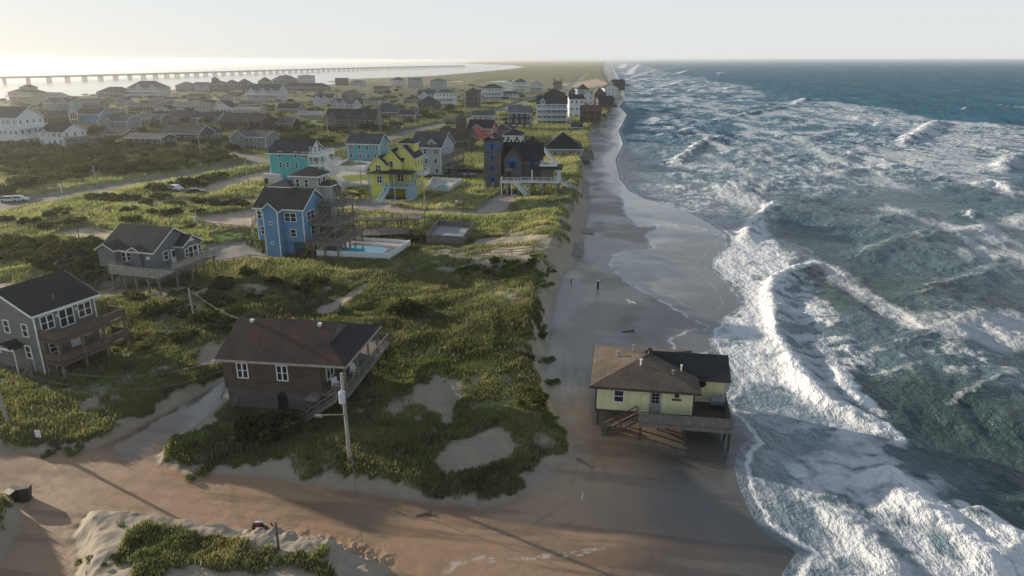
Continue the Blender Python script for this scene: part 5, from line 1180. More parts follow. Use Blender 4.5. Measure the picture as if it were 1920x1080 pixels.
# --- the sound side, left to right and near to far
V = [
 ('big white house with charcoal roof cut by the left edge', -58, 42, 274, 201, -14, 12, W_, GR, 'x', dict(rows=3, decks='R', nd=2, rail=WHITE, rise=3.6)),
 ('white house with a green-grey upper deck and dark gable, alone in the left thicket', 80, 124, 283, 233, -14, 11, W_, GR, 'x', dict(decks='R', nd=2, rail=GREYW, rise=2.6, gables=((3, 2.4, .2, .8, -.3),), dw=8)),
 ('bright blue house with a cream gazebo top beside it', 146, 188, 234, 205, -12, 9, (.15, .34, .52), GR, 'x', dict(rise=2.5)),
 ('teal-gabled house with long grey roof', 84, 134, 212, 186, -12, 10, (.20, .33, .31), GP_, 'x', dict(rise=2.8, gables=((4, 6, .2, 2.6, .3), (15, 7, .2, 3.0, .0)))),
 ('dusky brown low house half sunk in the trees', 84, 120, 236, 210, -12, 10, BRN, GB, 'x', dict(kind='shingle', trim=GREYW)),
 ('long grey house with a row of small pinkish windows', 140, 188, 208, 186, -12, 9, SAL, GP_, 'x', dict(rise=2.2)),
 ('tan house with stepped hip roof and lookout, leftmost by the sound', 20, 62, 200, 165, -12, 14, (.42, .37, .27), GB, 'hip', dict(cupola=(12, 7, 8, 3.5, 2.4), rise=3.2, decks='F', nd=1, rail=OFFW)),
 ('house with one bright white end wall below a plain grey gable roof', 79, 108, 194, 174, -12, 12, LG, GP_, 'x', dict(rise=2.6)),
 ('grey house with bluish roof and two white-edged gables', 186, 240, 247, 217, -12, 10, (.24, .25, .26), (.06, .065, .075), 'x', dict(gables=((5, 7, .2, 2.4, -.8),), rise=2.4)),
 ('long low house with blue-grey roof joined to a small gabled end', 250, 303, 238, 215, -12, 9, SAL, (.075, .085, .10), 'x', dict(gables=((14, 4, .1, 1.4, -.8),), rise=2.0)),
 ('dark two-storey house with a row of five white windows', 304, 374, 268, 236, -12, 11, (.075, .085, .10), (.07, .068, .062), 'x', dict(rise=2.8, decks='R', nd=1, rail=GREYW)),
 ('long dark flat-fronted house with small square windows', 236, 304, 278, 251, -12, 9, (.07, .07, .075), (.09, .085, .08), 'x', dict(rise=1.4, stilt=1.2)),
 ('grey-blue house under a broad dark hip roof with straw-coloured side', 308, 372, 234, 208, -12, 12, (.20, .24, .28), GR, 'hip', dict(rise=3.6)),
 ('pale mint house with dark roof among dark shrubs', 374, 412, 236, 212, -12, 9, (.40, .47, .44), GR, 'x', dict(rise=2.4)),
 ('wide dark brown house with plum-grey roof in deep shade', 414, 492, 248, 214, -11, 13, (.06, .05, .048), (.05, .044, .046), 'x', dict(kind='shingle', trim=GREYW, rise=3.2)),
 ('low grey house with a sharp white-edged front gable and long wing', 434, 500, 282, 246, -11, 10, (.20, .21, .215), GP_, 'x', dict(gables=((4.2, 6.4, -.2, 2.4, -1.2),), rise=1.8)),
 ('small salmon-grey cottage with a white-edged gable', 217, 236, 202, 183, -12, 8, (.30, .25, .22), GP_, 'y', dict(rise=2.2)),
 ('low dark house with blue-grey roof in the trees', 240, 292, 210, 194, -12, 10, SAL, (.045, .05, .056), 'x', dict(rise=2)),
 ('dark broad hip-roofed house by the sound', 182, 234, 184, 163, -12, 16, SAL, GR, 'hip', dict(rise=5, decks='R', rail=WHITE)),
 ('large grand grey house with white dormers and long balconies by the sound', 242, 300, 184, 152, -12, 16, LG, GP_, 'hip', dict(rise=6, gables=((12, 6, 1, 2.6, -.5), (26, 6, 1, 2.6, -.5)), decks='F', nd=2)),
 ('grey hip-roofed house left of a lilac neighbour by the sound', 330, 359, 173, 154, -12, 14, (.27, .26, .24), GP_, 'hip', dict(rise=4)),
 ('lilac-grey house with gabled roof by the sound', 361, 387, 173, 155, -12, 13, (.42, .41, .46), GP_, 'x', dict(rise=4, gables=((6, 5, .3, 2.2, -.4),))),
 ('grey house with a little square lookout on its left end', 392, 418, 174, 151, -12, 14, SAL, GP_, 'hip', dict(rise=3.4, cupola=(5, 6, 5.2, 4.5, 2.4))),
 ('dim hip-roofed house in the silhouette row by the sound', 421, 440, 170, 150, -12, 14, SAL, GP_, 'hip', dict(rise=4.5)),
 ('round-shouldered dark house at the right of the silhouette row', 443, 464, 169, 148, -12, 15, SAL, GP_, 'hip', dict(rise=6)),
 ('long pale-roofed house with cream front under the sound-side trees', 322, 388, 212, 193, -12, 9, (.48, .48, .44), (.12, .13, .125), 'x', dict(rise=2)),
 ('dark cottage with steep black roof and white gable edge', 398, 434, 212, 191, -12, 10, W_, GR, 'y', dict(rise=4)),
 ('low cream bungalow with a long flat straw roof', 438, 486, 217, 202, -11, 9, (.45, .42, .36), (.16, .15, .13), 'x', dict(rise=1.2)),
 ('white and grey mansion with dormers and a long white side deck', 464, 524, 192, 158, -11, 15, (.50, .51, .51), GP_, 'x', dict(rise=5, gables=((5, 4.5, .2, 2, -.5), (15, 4.5, .2, 2, -.5), (22, 4, .2, 2, .5)), decks='F', nd=1)),
 ('domed-looking dark house in front of the bridge', 484, 502, 163, 145, -11, 14, SAL, GB, 'hip', dict(rise=6)),
 ('stepped dark house with a tall middle gable in front of the bridge', 512, 550, 164, 142, -11, 15, SAL, GP_, 'hip', dict(rise=5, cupola=(16, 6, 8, 3.5, 2.5))),
 ('tall pale drum-like house with a sunlit left wall by the sound', 560, 584, 164, 141, -11, 12, (.50, .48, .44), GP_, 'hip', dict(rise=1.2, rows=3)),
 ('wide low dark house under the tall pale one', 530, 612, 172, 156, -11, 12, SAL, GR, 'hip', dict(rise=4)),
 ('white house with purple-blue roof and twin front gables', 588, 624, 202, 176, -11, 11, (.52, .50, .50), (.05, .05, .075), 'x', dict(rise=3, gables=((3.5, 4.2, .2, 1.8, -.4), (9.5, 4.2, .2, 1.8, -.4)))),
 ('cream double-gabled house with lavender right wing', 622, 664, 213, 187, -11, 11, (.46, .44, .44), GP_, 'x', dict(rise=2.8, gables=((3.5, 4.2, .2, 2, -.4), (8.5, 4.2, .2, 2, -.4)), decks='R', nd=2)),
 ('large grey shingled house with dormers and a white chimney-like cupola', 610, 704, 246, 206, -10, 12, (.17, .165, .15), GR, 'x', dict(kind='shingle', rise=4.4, gables=((4, 6.4, -.2, 3.6, -1.2), (11, 2.4, 1.2, .9, 1.0), (15, 2.4, 1.2, .9, 1.0), (20, 4.2, 1.2, 2, .4)), decks='', trim=PALEW)),
 ('pale olive house with shallow dark roof behind the big shingled one', 684, 722, 202, 183, -10, 10, (.36, .38, .32), GB, 'hip', dict(rise=2.4)),
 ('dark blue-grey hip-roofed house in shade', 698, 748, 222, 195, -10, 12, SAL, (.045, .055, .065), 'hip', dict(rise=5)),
 ('square dark house on the marsh edge', 629, 648, 160, 147, -9, 12, BRN, GB, 'flat', dict(kind='shingle', trim=GREYW)),
 ('low lilac-grey house on the marsh edge', 656, 682, 163, 151, -9, 11, LG, GP_, 'hip', dict(rise=3)),
 ('white-trimmed blue-roofed house near the marsh', 733, 755, 162, 145, -9, 13, (.48, .51, .53), (.05, .06, .075), 'hip', dict(rise=4, decks='F', nd=2)),
 ('twin-bayed grey house near the marsh', 765, 788, 166, 147, -9, 12, (.33, .34, .36), GP_, 'x', dict(rise=3, gables=((4, 6, .3, 2.6, -.3),))),
 ('tall plain grey house right of its twin-bayed neighbour', 807, 833, 170, 147, -9, 13, (.30, .32, .35), GP_, 'hip', dict(rise=3.4)),
 ('house with dark hip roof on open posts beside the white cluster', 784, 818, 214, 181, -8, 12, (.13, .12, .10), (.03, .034, .042), 'hip', dict(rise=4, stilt=4.5, kind='shingle', trim=GREYW)),
 ('light blue gabled house at the back of the white cluster', 783, 815, 190, 169, -8, 11, (.44, .50, .53), (.04, .05, .062), 'x', dict(rise=3.4, gables=((6, 5, .3, 2.2, -.4),))),
 ('white two-level house at the front of the white cluster', 816, 850, 202, 167, -8, 12, W_, (.05, .055, .05), 'hip', dict(rise=2.6, decks='F', nd=2, rows=3)),
 ('plain brown shingled tower-like house beside the tallest pole', 874, 896, 206, 165, -7, 12, (.12, .10, .085), GB, 'hip', dict(kind='shingle', trim=GREYW, rise=3)),
 ('pale blue house with three white-railed decks and pyramid roof', 903, 940, 187, 158, -7, 13, (.46, .52, .58), GR, 'hip', dict(rise=3.6, decks='F', nd=3)),
 ('bright white house with small dark gable behind the three-decked one', 944, 963, 175, 151, -7, 12, W_, GR, 'y', dict(rise=3, rows=3)),
 ('pale green-white house with brown hip roof', 962, 986, 177, 148, -7, 14, (.52, .56, .53), GB, 'hip', dict(rise=3.4, decks='F', nd=2)),
 ('grey-white gabled house left of the lookout tower', 993, 1016, 173, 152, -6, 12, (.46, .46, .45), GP_, 'y', dict(rise=4, decks='F', nd=1)),
]
V += [
 ('grey gabled house peeping over the roof of the big white house', 22, 66, 226, 208, -13, 9, SAL, GR, 'x', dict(rise=2.6)),
 ('brown low house between the white decked house and the bright blue one', 128, 166, 252, 236, -13, 8, BRN, GB, 'x', dict(rise=1.8, kind='shingle', trim=GREYW)),
 ('dull green-grey cottage under the trees right of the bright blue house', 194, 222, 220, 206, -12, 8, (.22, .25, .22), GB, 'x', dict(rise=2)),
 ('small white-fronted cottage behind the long low blue-roofed house', 292, 318, 214, 199, -12, 8, LG, GR, 'y', dict(rise=2.2)),
 ('pinkish-grey house half hidden left of the pale-roofed cream house', 278, 312, 196, 180, -12, 10, (.34, .29, .28), GP_, 'hip', dict(rise=3)),
 ('taupe house with a brown roof under the lilac-grey one', 352, 384, 190, 176, -12, 10, (.28, .25, .21), GB, 'x', dict(rise=2.4)),
 ('pinkish cottage below the house with the square lookout', 413, 440, 190, 175, -12, 10, (.38, .32, .31), GP_, 'y', dict(rise=3)),
 ('slate-roofed house above the wide dark brown house', 428, 472, 232, 216, -11, 9, SAL, (.05, .052, .06), 'x', dict(rise=2)),
 ('dusky house with a plum roof right of the wide dark brown one', 498, 548, 244, 222, -11, 10, SAL, (.055, .048, .05), 'x', dict(rise=2.4, gables=((5, 4, .2, 1.6, -.4),))),
 ('grey house with light gable ends below the mansion', 520, 560, 214, 196, -11, 10, (.26, .26, .26), GR, 'x', dict(rise=2.8)),
 ('low tan house under the mansion deck', 448, 478, 204, 192, -11, 9, (.32, .29, .24), GB, 'x', dict(rise=1.8)),
 ('pale house with silver roof beside the lit lawn', 560, 606, 226, 210, -11, 9, (.30, .30, .29), (.17, .17, .17), 'x', dict(rise=1.6)),
 ('grey cottage between the twin-gabled and the marsh-edge houses', 640, 672, 184, 170, -10, 10, SAL, GP_, 'hip', dict(rise=3)),
 ('faint grey house in the heath left of the twin-bayed one', 700, 724, 176, 162, -9, 11, SAL, GP_, 'x', dict(rise=3)),
 ('dark hipped house behind the house on open posts', 756, 782, 196, 180, -8, 11, SAL, GR, 'hip', dict(rise=3)),
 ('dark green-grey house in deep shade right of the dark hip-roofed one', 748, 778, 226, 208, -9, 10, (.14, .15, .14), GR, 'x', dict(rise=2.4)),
 ('small grey house between the three-decked house and the tower-like one', 896, 908, 196, 180, -7, 9, LG, GP_, 'y', dict(rise=3)),
 ('low white house in front of the bright white gabled one', 944, 968, 186, 172, -7, 10, W_, GR, 'x', dict(rise=2.2)),
 ('dark low house at the right end of the pale row', 1000, 1022, 192, 178, -6, 10, SAL, GD, 'hip', dict(rise=3)),
 ('faded brown house beyond the narrow white one', 1066, 1084, 186, 165, 3, 11, BRN, GB, 'hip', dict(rise=4, kind='shingle', trim=GREYW)),
 ('grey cottage with a white gable right of the dark flat-fronted house', 374, 398, 262, 243, -12, 8, (.2, .2, .2), GR, 'y', dict(rise=2.2)),
 ('dark broad-roofed house with white eaves by the left roadside pole', 188, 232, 262, 246, -13, 9, (.10, .085, .075), GB, 'x', dict(rise=1.8, kind='shingle', trim=OFFW)),
]
for row in V:      # the far houses stand a little clear of the scrub
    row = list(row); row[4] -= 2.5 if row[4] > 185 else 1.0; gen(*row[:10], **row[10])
def kiosk():
    x, y, W, rz = front(741, 753, 244, 1.9, -9); t = empty('kiosk', (x, y, 1.9), rz, 'tiny white roadside kiosk with dark pitched roof', 'kiosk')
    MB().box(0, W, 0, 2.4, -.3, 2.6).build('wall', siding(W_), t); r = MB(); gable_roof(r, 0, W, 0, 2.4, 2.6, .9, 'x', .4, .14); r.build('roof', shingles(GD), t); MB().box(.3, W-.3, -.08, -.004, 1, 2).build('counter', BLACK, t)
    footprint(x, y, rz, 0, W, 0, 3)
kiosk()
def gazebo():
    x, y = G(141, 236, 1.9); t = empty('gazebo', (x, y, 1.9), R(-12), 'cream gazebo tower with a pointed roof beside the bright blue house', 'gazebo')
    zt = ztop(202, y)-1.9; r = 2.0
    for k in range(6): a = k*math.pi/3; MB().cyl((r*math.cos(a), r*math.sin(a), -.5), (r*math.cos(a), r*math.sin(a), zt-2.4), .16).build('post', OFFW, t)
    MB().cyl((0, 0, zt-2.4), (0, 0, zt), 2.8, .05, 6).build('roof', plain('gazebo_roof', (.34, .31, .26), .9), t); MB().cyl((0, 0, 3.2), (0, 0, 3.5), 2.3, n=6).build('floor', OFFW, t)
gazebo()

# ------------------------------------------------------------------ the bridge over the sound
def bridge():
    pts = np.array([G(-260, 158), G(-80, 156.3), G(60, 153.2), G(160, 150.0), G(280, 146), G(400, 141.4), G(480, 138.6), G(600, 134.2), G(720, 130.2), G(800, 127.8), G(870, 126.2)])
    t = empty('bridge', (pts[0][0], pts[0][1], 0), 0, 'long low concrete bridge on paired piers crossing the bright sound', 'bridge')
    L = np.concatenate([[0], np.cumsum(np.hypot(*np.diff(pts, axis=0).T))]); n = int(L[-1]/37)
    s = np.linspace(0, L[-1], n*3+1); X = np.interp(s, L, pts[:, 0]); Y = np.interp(s, L, pts[:, 1])
    for _ in range(12): X[1:-1] = (X[:-2]+2*X[1:-1]+X[2:])/4; Y[1:-1] = (Y[:-2]+2*Y[1:-1]+Y[2:])/4
    cm = plain('bridge_concrete', (.30, .29, .27), .85, .15); ox, oy = pts[0]
    def strip(z0, z1, half, off):
        tx = np.gradient(X); ty = np.gradient(Y); l = np.hypot(tx, ty); nx, ny = -ty/l, tx/l
        v = []; f = []
        for i in range(len(X)):
            for a, z in ((-half, z0), (half, z0), (half, z1), (-half, z1)): v.append((X[i]-ox+nx[i]*(a+off), Y[i]-oy+ny[i]*(a+off), z))
        for i in range(len(X)-1):
            for k in range(4): f.append((i*4+k, i*4+(k+1) % 4, i*4+4+(k+1) % 4, i*4+4+k))
        return MB().add(v, f)
    strip(7.6, 8.0, 6.4, 0).build('road_deck', cm, t); strip(5.9, 7.597, 4.6, 0).build('girder', cm, t)
    for off in (-6.2, 6.2): strip(8.003, 9.0, .2, off).build('parapet', cm, t)
    me = None
    for i in range(0, len(X), 3):
        a = math.atan2(np.gradient(Y)[i], np.gradient(X)[i])
        if me is None:
            m = MB(); m.box(-1.0, 1.0, -5.2, 5.2, 4.6, 5.89)
            for b in (-4.2, 0, 4.2): m.box(-.8, .8, b-.8, b+.8, -1.2, 4.6)
            o = m.build('pier', cm, t); me = o.data
        else: o = bpy.data.objects.new('pier', me); C.objects.link(o); o.parent = t
        o.location = (X[i]-ox, Y[i]-oy, 0); o.rotation_euler = (0, 0, a)
bridge()

# ------------------------------------------------------------------ poles, wires, small things
POLET = {}
def pole(label, px, py, top, arm=0, transf=False, tilt=0.0, name='utility_pole', r=.16, lamp=None, mat=None, zg=None, cat='pole'):
    x, y = G(px, py, 2.0 if zg is None else zg); z = hgt(x, y)
    if zg is None: x, y = G(px, py, z); z = hgt(x, y)
    hgh = ztop(top, y)-z
    t = empty(name, (x, y, z), R(-10), label, cat); m = mat or PALEW
    MB().cyl((0, 0, -.6), (tilt*hgh, 0, hgh), r, r*.72, 10).build('shaft', m, t)
    if arm: MB().bar((-arm+tilt*hgh, .1, hgh-.5), (arm+tilt*hgh, .1, hgh-.5), .12).build('crossarm', DARKW, t); [MB().cyl((tilt*hgh+a*arm*.85, .1, hgh-.44), (tilt*hgh+a*arm*.85, .1, hgh-.2), .05).build('insulator', METAL, t) for a in (-1, 1)]
    if transf: MB().cyl((tilt*hgh*.8+.05, -.42, hgh*transf-1.0), (tilt*hgh*.8+.05, -.42, hgh*transf), .28, n=14).cyl((tilt*hgh*.8+.05, -.42, hgh*transf), (tilt*hgh*.8+.05, -.42, hgh*transf+.18), .1).build('transformer', plain('transformer_grey', (.5, .52, .54), .45), t)
    if lamp: MB().bar((0, -.1, hgh*lamp), (-2.2, -.3, hgh*lamp-.15), .08).box(-2.7, -2.0, -.5, -.15, hgh*lamp-.3, hgh*lamp-.15).build('lamp_arm', GREYW, t)
    return t, Vector((x, y, z+hgh))
tops = {}
for k, a in {
 'near': ('stout leaning utility pole with a grey transformer in front of the shingle house stair', 657, 866, 700, 0, .82, -.02, 'utility_pole', .19, .55),
 'left': ('utility pole with transformer at the left edge of the photo', 16, 795, 660, 0, .93, -.06, 'utility_pole', .17),
 'mid': ('short bare pole in the thicket between the decked house and the shingle house', 366, 606, 541, 0, False, -.04, 'utility_pole', .15)}.items(): tops[k] = pole(*a)[1]
for a in (
 ('slightly leaning pole beside the road left of the thicket', 184, 352, 311, 0, False, -.06), ('pole on the sandy verge left of the turquoise house', 466, 346, 301, 0, False, -.05),
 ('pale pole in front of the lime yellow house', 797, 401, 318, 0, False, 0), ('pole right of the blue house road in the lime house yard', 678, 356, 318, 0, False, 0),
 ('pole in dark shrubs left of the two-tone teal house', 617, 262, 192, .9, False, -.05), ('taller of two close poles beside the large shingled house', 715, 250, 183, .9, .9, 0), ('shorter of two close poles beside the large shingled house', 711, 247, 198, 0, False, 0),
 ('pole with crossarm by the road kiosk', 780, 240, 165, .9, False, 0), ('tallest thick pale pole beside the tower-like brown house', 872, 207, 147, 0, False, 0), ('pole in front of the three-decked pale blue house', 934, 206, 172, .9, False, 0),
 ('pole left of the navy house roof', 981, 199, 178, 0, False, 0), ('pole in the scrub below the pale green-white house', 960, 187, 160, .8, False, 0), ('left of two thin poles in the far heath', 680, 187, 158, .8, False, 0), ('right of two thin poles in the far heath', 701, 184, 158, .8, False, 0),
 ('pole in front of the white and grey mansion', 532, 196, 168, .8, False, 0), ('pole among the dark houses above the low gabled house', 467, 246, 222, .8, False, 0), ('white pole at the end of the dark two-storey house', 377, 290, 252, 0, False, -.03),
 ('pole standing up the beach from the black hip-roofed house', 1063, 256, 206, .9, False, 0), ('pole beside the white house of the ocean row', 1126, 205, 187, 0, False, 0), ('faint pole in the trees left of the white decked house', 65, 268, 208, .8, False, 0),
 ('pole at the road bend behind the coral pink house', 874, 228, 210, 0, False, 0), ('pole near the grey two-gabled house far left', 441, 190, 170, .8, False, 0), ('bare pole by the grey gravel yard of the single-storey house', 371, 430, 394, 0, .7, 0)):
    pole(*a)
def wire(name, a, b, sag, label, grp=None, r=.022):
    a = Vector(a); b = Vector(b); m = MB(); n = 14; p = []
    for k in range(n+1):
        t = k/n; q = a.lerp(b, t); q.z -= sag*4*t*(1-t); p.append(q)
    for u_, v_ in zip(p[:-1], p[1:]): m.bar(u_, v_, r*2)
    o = m.build(name, plain('wire', (.10, .10, .10), .6), None); tag(o, label, 'cable', grp)
e1 = MBROWN@Vector((-.4, -.4, 5.5)); e2 = MBROWN@Vector((-.1, -.1, 4.3)); nt = tops['near']
wire('power_line', tops['left']+Vector((0, 0, -.3)), e1, 2.0, 'upper of two slack wires sagging from the left pole to the shingle house')
wire('power_line', tops['left']+Vector((0, 0, -1.2)), e2, 2.4, 'lower of two slack wires sagging from the left pole to the shingle house')
wire('power_line', tops['mid']+Vector((0, 0, -.2)), MBROWN@Vector((.2, 5.2, 7.6)), .5, 'wire from the short bare pole down to the roof of the shingle house')
wire('guy_wire', nt+Vector((0, 0, -2.5)), Vector((*G(684, 1060, .8), .6)), .15, 'pale wire dropping from the near pole across the street to the rubble bank')
wire('guy_wire', nt+Vector((0, 0, -1.5)), Vector((*G(668, 925, .6), .6)), .0, 'straight guy wire beside the near pole')

def post(label, px, py, top, w=.18, mat=DARKW, name='wooden_post', lean=0.0, cap=None, zg=0.1):
    x, y = G(px, py, zg); z = hgt(x, y); x, y = G(px, py, z); z = hgt(x, y); hh = max(.5, ztop(top, y)-z)
    m = MB().cyl((0, 0, -.5), (lean*hh, 0, hh), w/2, w/2*.9, 9); o = m.build(name, mat, None, (x, y, z)); tag(o, label, 'post')
    if cap: MB().cyl((lean*hh, 0, hh), (lean*hh, 0, hh+.12), w*.62, w*.5, 9).build('cap', cap, o)
    return o
post('dark piling with a pale top standing alone on the open beach', 1121, 542, 527, .34, BLACK, 'beach_post', 0, OFFW)
post('thin low post on the beach near the dune foot', 1071, 534, 523, .16, DARKW, 'beach_post')
post('tall thin iron post with a small knob on the near rubble bank', 522, 1024, 979, .16, plain('rust', (.10, .075, .06), .8), 'iron_post', 0, METAL, 1.2)
post('white stick standing in the wet sand before the shingle house point', 1090, 939, 922, .09, WHITE, 'marker_stick', .12)
for k, (px, py, tp, w) in enumerate(((112, 352, 343, 'signpost'), (116, 362, 345, 'short white marker post beside the road'))):
    if k: post(w, px, py, tp, .3, WHITE, 'marker_post', zg=2)
for k, (a, b) in enumerate(((905, 391), (914, 386), (923, 381), (932, 377), (941, 371), (950, 366))):
    o = post('x', a, b, b-6.5, .26, PALEW, 'bollard', zg=2.2); o['label'] = ('first', 'second', 'third', 'fourth', 'fifth', 'last')[k]+' pale bollard from the road along the castle-like house driveway'; o['group'] = 'bollards along the driveway'; o['category'] = 'bollard'
for k, (a, b, tp) in enumerate(((104, 452, 444), (137, 456, 447), (175, 458, 449), (150, 455, 430))):
    o = post('x', a, b, tp, .2 if k < 3 else .16, DARKW, 'court_post', zg=1.9); o['label'] = ('left low post', 'middle low post', 'right low post', 'taller pole')[k]+' along the near edge of the sand court'; o['category'] = 'post'
for lb, px, py, L, a, zz in (('short dark plank lying on the flooded street below the dune bank', 795, 965, 1.3, 20, .06), ('grey driftwood board on the sand left of the stilt house stair', 1132, 812, 1.6, 70, .06), ('broken grey plank half buried beside the dune tip', 1098, 868, 2.0, 130, .07), ('dark waterlogged timber on the wet beach above the stilt house', 1178, 622, 1.8, 15, .1)):
    x, y = G(px, py, .3); z = hgt(x, y); x, y = G(px, py, z); m = MB(); m.bar((-L/2, 0, .02), (L/2, .1, .1), .22, zz); m.bar((L*.1, .1, .08), (L*.42, -.25, .12), .09, .05)
    tag(m.build('driftwood', GREYW if 'grey' in lb else DARKW, None, (x, y, hgt(x, y)), R(a)), lb, 'driftwood')
def sign(label, px, py, top):
    x, y = G(px, py, 1.2); z = hgt(x, y); x, y = G(px, py, z); z = hgt(x, y); hh = ztop(top, y)-z
    t = empty('road_sign', (x, y, z), R(-5), label, 'sign'); MB().box(-.04, .04, -.03, .03, -.4, hh-.05).build('post', METAL, t); MB().box(-.27, .27, -.07, -.032, hh-.75, hh).build('panel', WHITE, t)
sign('small blank white sign on a thin post on the left sandy bank', 76, 832, 806)
sign('small white-backed sign by the sunlit bend of the far road', 113, 358, 344)
# wheelie bins on the flooded street
def bin_(label, px, py, rz, tilt, col):
    x, y = G(px, py, .1); z = hgt(x, y); t = empty('waste_bin', (x, y, z-.12), rz, label, 'bin'); t.rotation_euler = (tilt, 0, rz); m = plain('bin_plastic', col, .5, .15)
    b = MB(); b.add([(-.3, -.32, 0), (.3, -.32, 0), (.3, .32, 0), (-.3, .32, 0), (-.4, -.45, 1.15), (.4, -.45, 1.15), (.4, .42, 1.15), (-.4, .42, 1.15)], [(0, 3, 2, 1), (4, 5, 6, 7), (0, 1, 5, 4), (1, 2, 6, 5), (2, 3, 7, 6), (3, 0, 4, 7)]).build('body', m, t)
    MB().prism([(-.5, 1.16), (.46, 1.16), (.46, 1.2), (0, 1.29), (-.5, 1.22)], 'x', -.43, .43).build('lid', m, t)
    for s_ in (-.34, .34): MB().cyl((s_-.05, .36, .12), (s_+.05, .36, .12), .13, n=12).build('wheel', BLACK, t)
bin_('larger dark wheelie bin leaning on the flooded street at far left', 52, 950, R(20), R(-14), (.035, .032, .026)); bin_('smaller dark wheelie bin half sunk behind the leaning one', 36, 949, R(-25), R(10), (.03, .027, .024))
# wreckage by the iron post: a dark red tank with tangled pipes
def wreck():
    x, y = G(488, 1020, 1.0); z = hgt(x, y); t = empty('wrecked_pump', (x, y, z), R(-15), 'dark red tank with tangled black pipes lying on the near sand bank', 'wreckage')
    MB().cyl((-.35, 0, .3), (.25, .1, .35), .33, .3, 14).build('tank', plain('dark_red', (.12, .02, .02), .5), t); MB().bar((-.2, 0, .7), (.5, .2, .75), .1).bar((.1, .1, .75), (.05, .5, 1.0), .06).build('valve', OFFW, t)
    for a, b in (((.3, .1, .5), (1.8, -.4, .12)), ((.4, .2, .35), (1.7, -.2, .3)), ((.9, .3, .6), (1.9, -.3, .1))): MB().bar(a, b, .1).build('pipe', BLACK, t)
wreck()
# flights of wrecked beach steps
def steps(label, a, b, w, n):
    A = Vector((*G(*a, .6), 0)); B = Vector((*G(*b, 2.2), 0)); A.z = hgt(A.x, A.y)+.15; B.z = hgt(B.x, B.y)+.25
    d = B-A; f = Vector((d.x, d.y, 0)).normalized(); s_ = Vector((-f.y, f.x, 0))*w/2; t = empty('beach_steps', A, 0, label, 'steps'); m = MB()
    for k in range(n): p = d*(k/(n-1)); m.bar(p-s_*(1+.06*math.sin(k*2.1)), p+s_*(1+.05*math.cos(k*3)), .3, .07)
    m.build('tread', PALEW, t)
    for k in (1, -1): MB().bar(s_*k-Vector((0, 0, .1)), d+s_*k-Vector((0, 0, .1)), .12, .14).build('stringer', GREYW, t)
steps('long run of grey wooden steps lying on the dune face', (1073, 482), (1078, 446), 3.6, 12); steps('shorter broken wooden steps higher on the dune face', (1096, 438), (1098, 418), 3.6, 7); steps('collapsed grey walkway below the castle-like house', (1092, 372), (1094, 330), 3.4, 12)
# gull
def gull():
    x, y = G(1183, 567, 3.0); t = empty('gull', (x, y, 3.0), R(35), 'white gull gliding low over the wet beach', 'bird')
    b = MB(); prof = [(-.3, .02), (-.2, .07), (0, .1), (.15, .09), (.25, .06), (.34, .05), (.4, .01)]
    n = 8; vs = [(a, r*math.cos(2*math.pi*k/n), r*math.sin(2*math.pi*k/n)) for a, r in prof for k in range(n)]
    b.add(vs, [(i*n+k, i*n+(k+1) % n, (i+1)*n+(k+1) % n, (i+1)*n+k) for i in range(len(prof)-1) for k in range(n)])
    for s_ in (1, -1):
        w = [(-.12, .05*s_, .05), (.14, .05*s_, .06), (.16, .42*s_, .2), (-.08, .42*s_, .19), (.0, .95*s_, .1), (-.1, .9*s_, .1)]
        b.add(w+[(a, c, z-.02) for a, c, z in w], [(0, 1, 2, 3), (3, 2, 4, 5), (9, 8, 7, 6), (11, 10, 8, 9), (0, 6, 7, 1), (1, 7, 8, 2), (2, 8, 10, 4), (4, 10, 11, 5), (5, 11, 9, 3), (3, 9, 6, 0)])
    b.add([(-.28, -.06, .0), (-.28, .06, .0), (-.48, .1, .0), (-.48, -.1, .0), (-.28, 0, .03)], [(0, 1, 2, 3), (0, 4, 1), (4, 3, 2)])
    b.build('body', WHITE, t); MB().cyl((.38, 0, .0), (.48, 0, -.02), .02, .005, 6).build('beak', plain('beak', (.5, .3, .05), .5), t)
gull()
# cars
def car(label, px, py, rz, col):
    x, y = G(px, py, 2.0); z = hgt(x, y)+.06; t = empty('parked_car', (x, y, z), rz, label, 'car'); m = plain('car_paint', col, .25, .03, spec=.6)
    b = MB(); b.prism([(-2.2, .35), (2.2, .35), (2.25, .75), (1.2, .95), (.6, 1.42), (-1.3, 1.45), (-2.1, .98), (-2.25, .6)], 'y', -.88, .88); b.build('body', m, t)
    g = MB(); g.prism([(1.05, .98), (.55, 1.36), (-1.25, 1.38), (-1.9, 1.0)], 'y', -.9, .9); g.build('window', GLASS, t)
    for a in (-1.4, 1.4):
        for s_ in (-.8, .8): MB().cyl((a, s_-.12, .33), (a, s_+.12, .33), .33, n=14).build('wheel', BLACK, t)
car('black car stopped at the sandy verge by the far road bend', 368, 367, R(20), (.02, .02, .022)); car('left of two white cars by the road at the left edge', 20, 379, R(10), (.55, .56, .56)); car('right of two white cars by the road at the left edge', 36, 378, R(10), (.55, .56, .56)); car('white car on the verge left of the black car', 331, 364, R(-30), (.55, .56, .56))
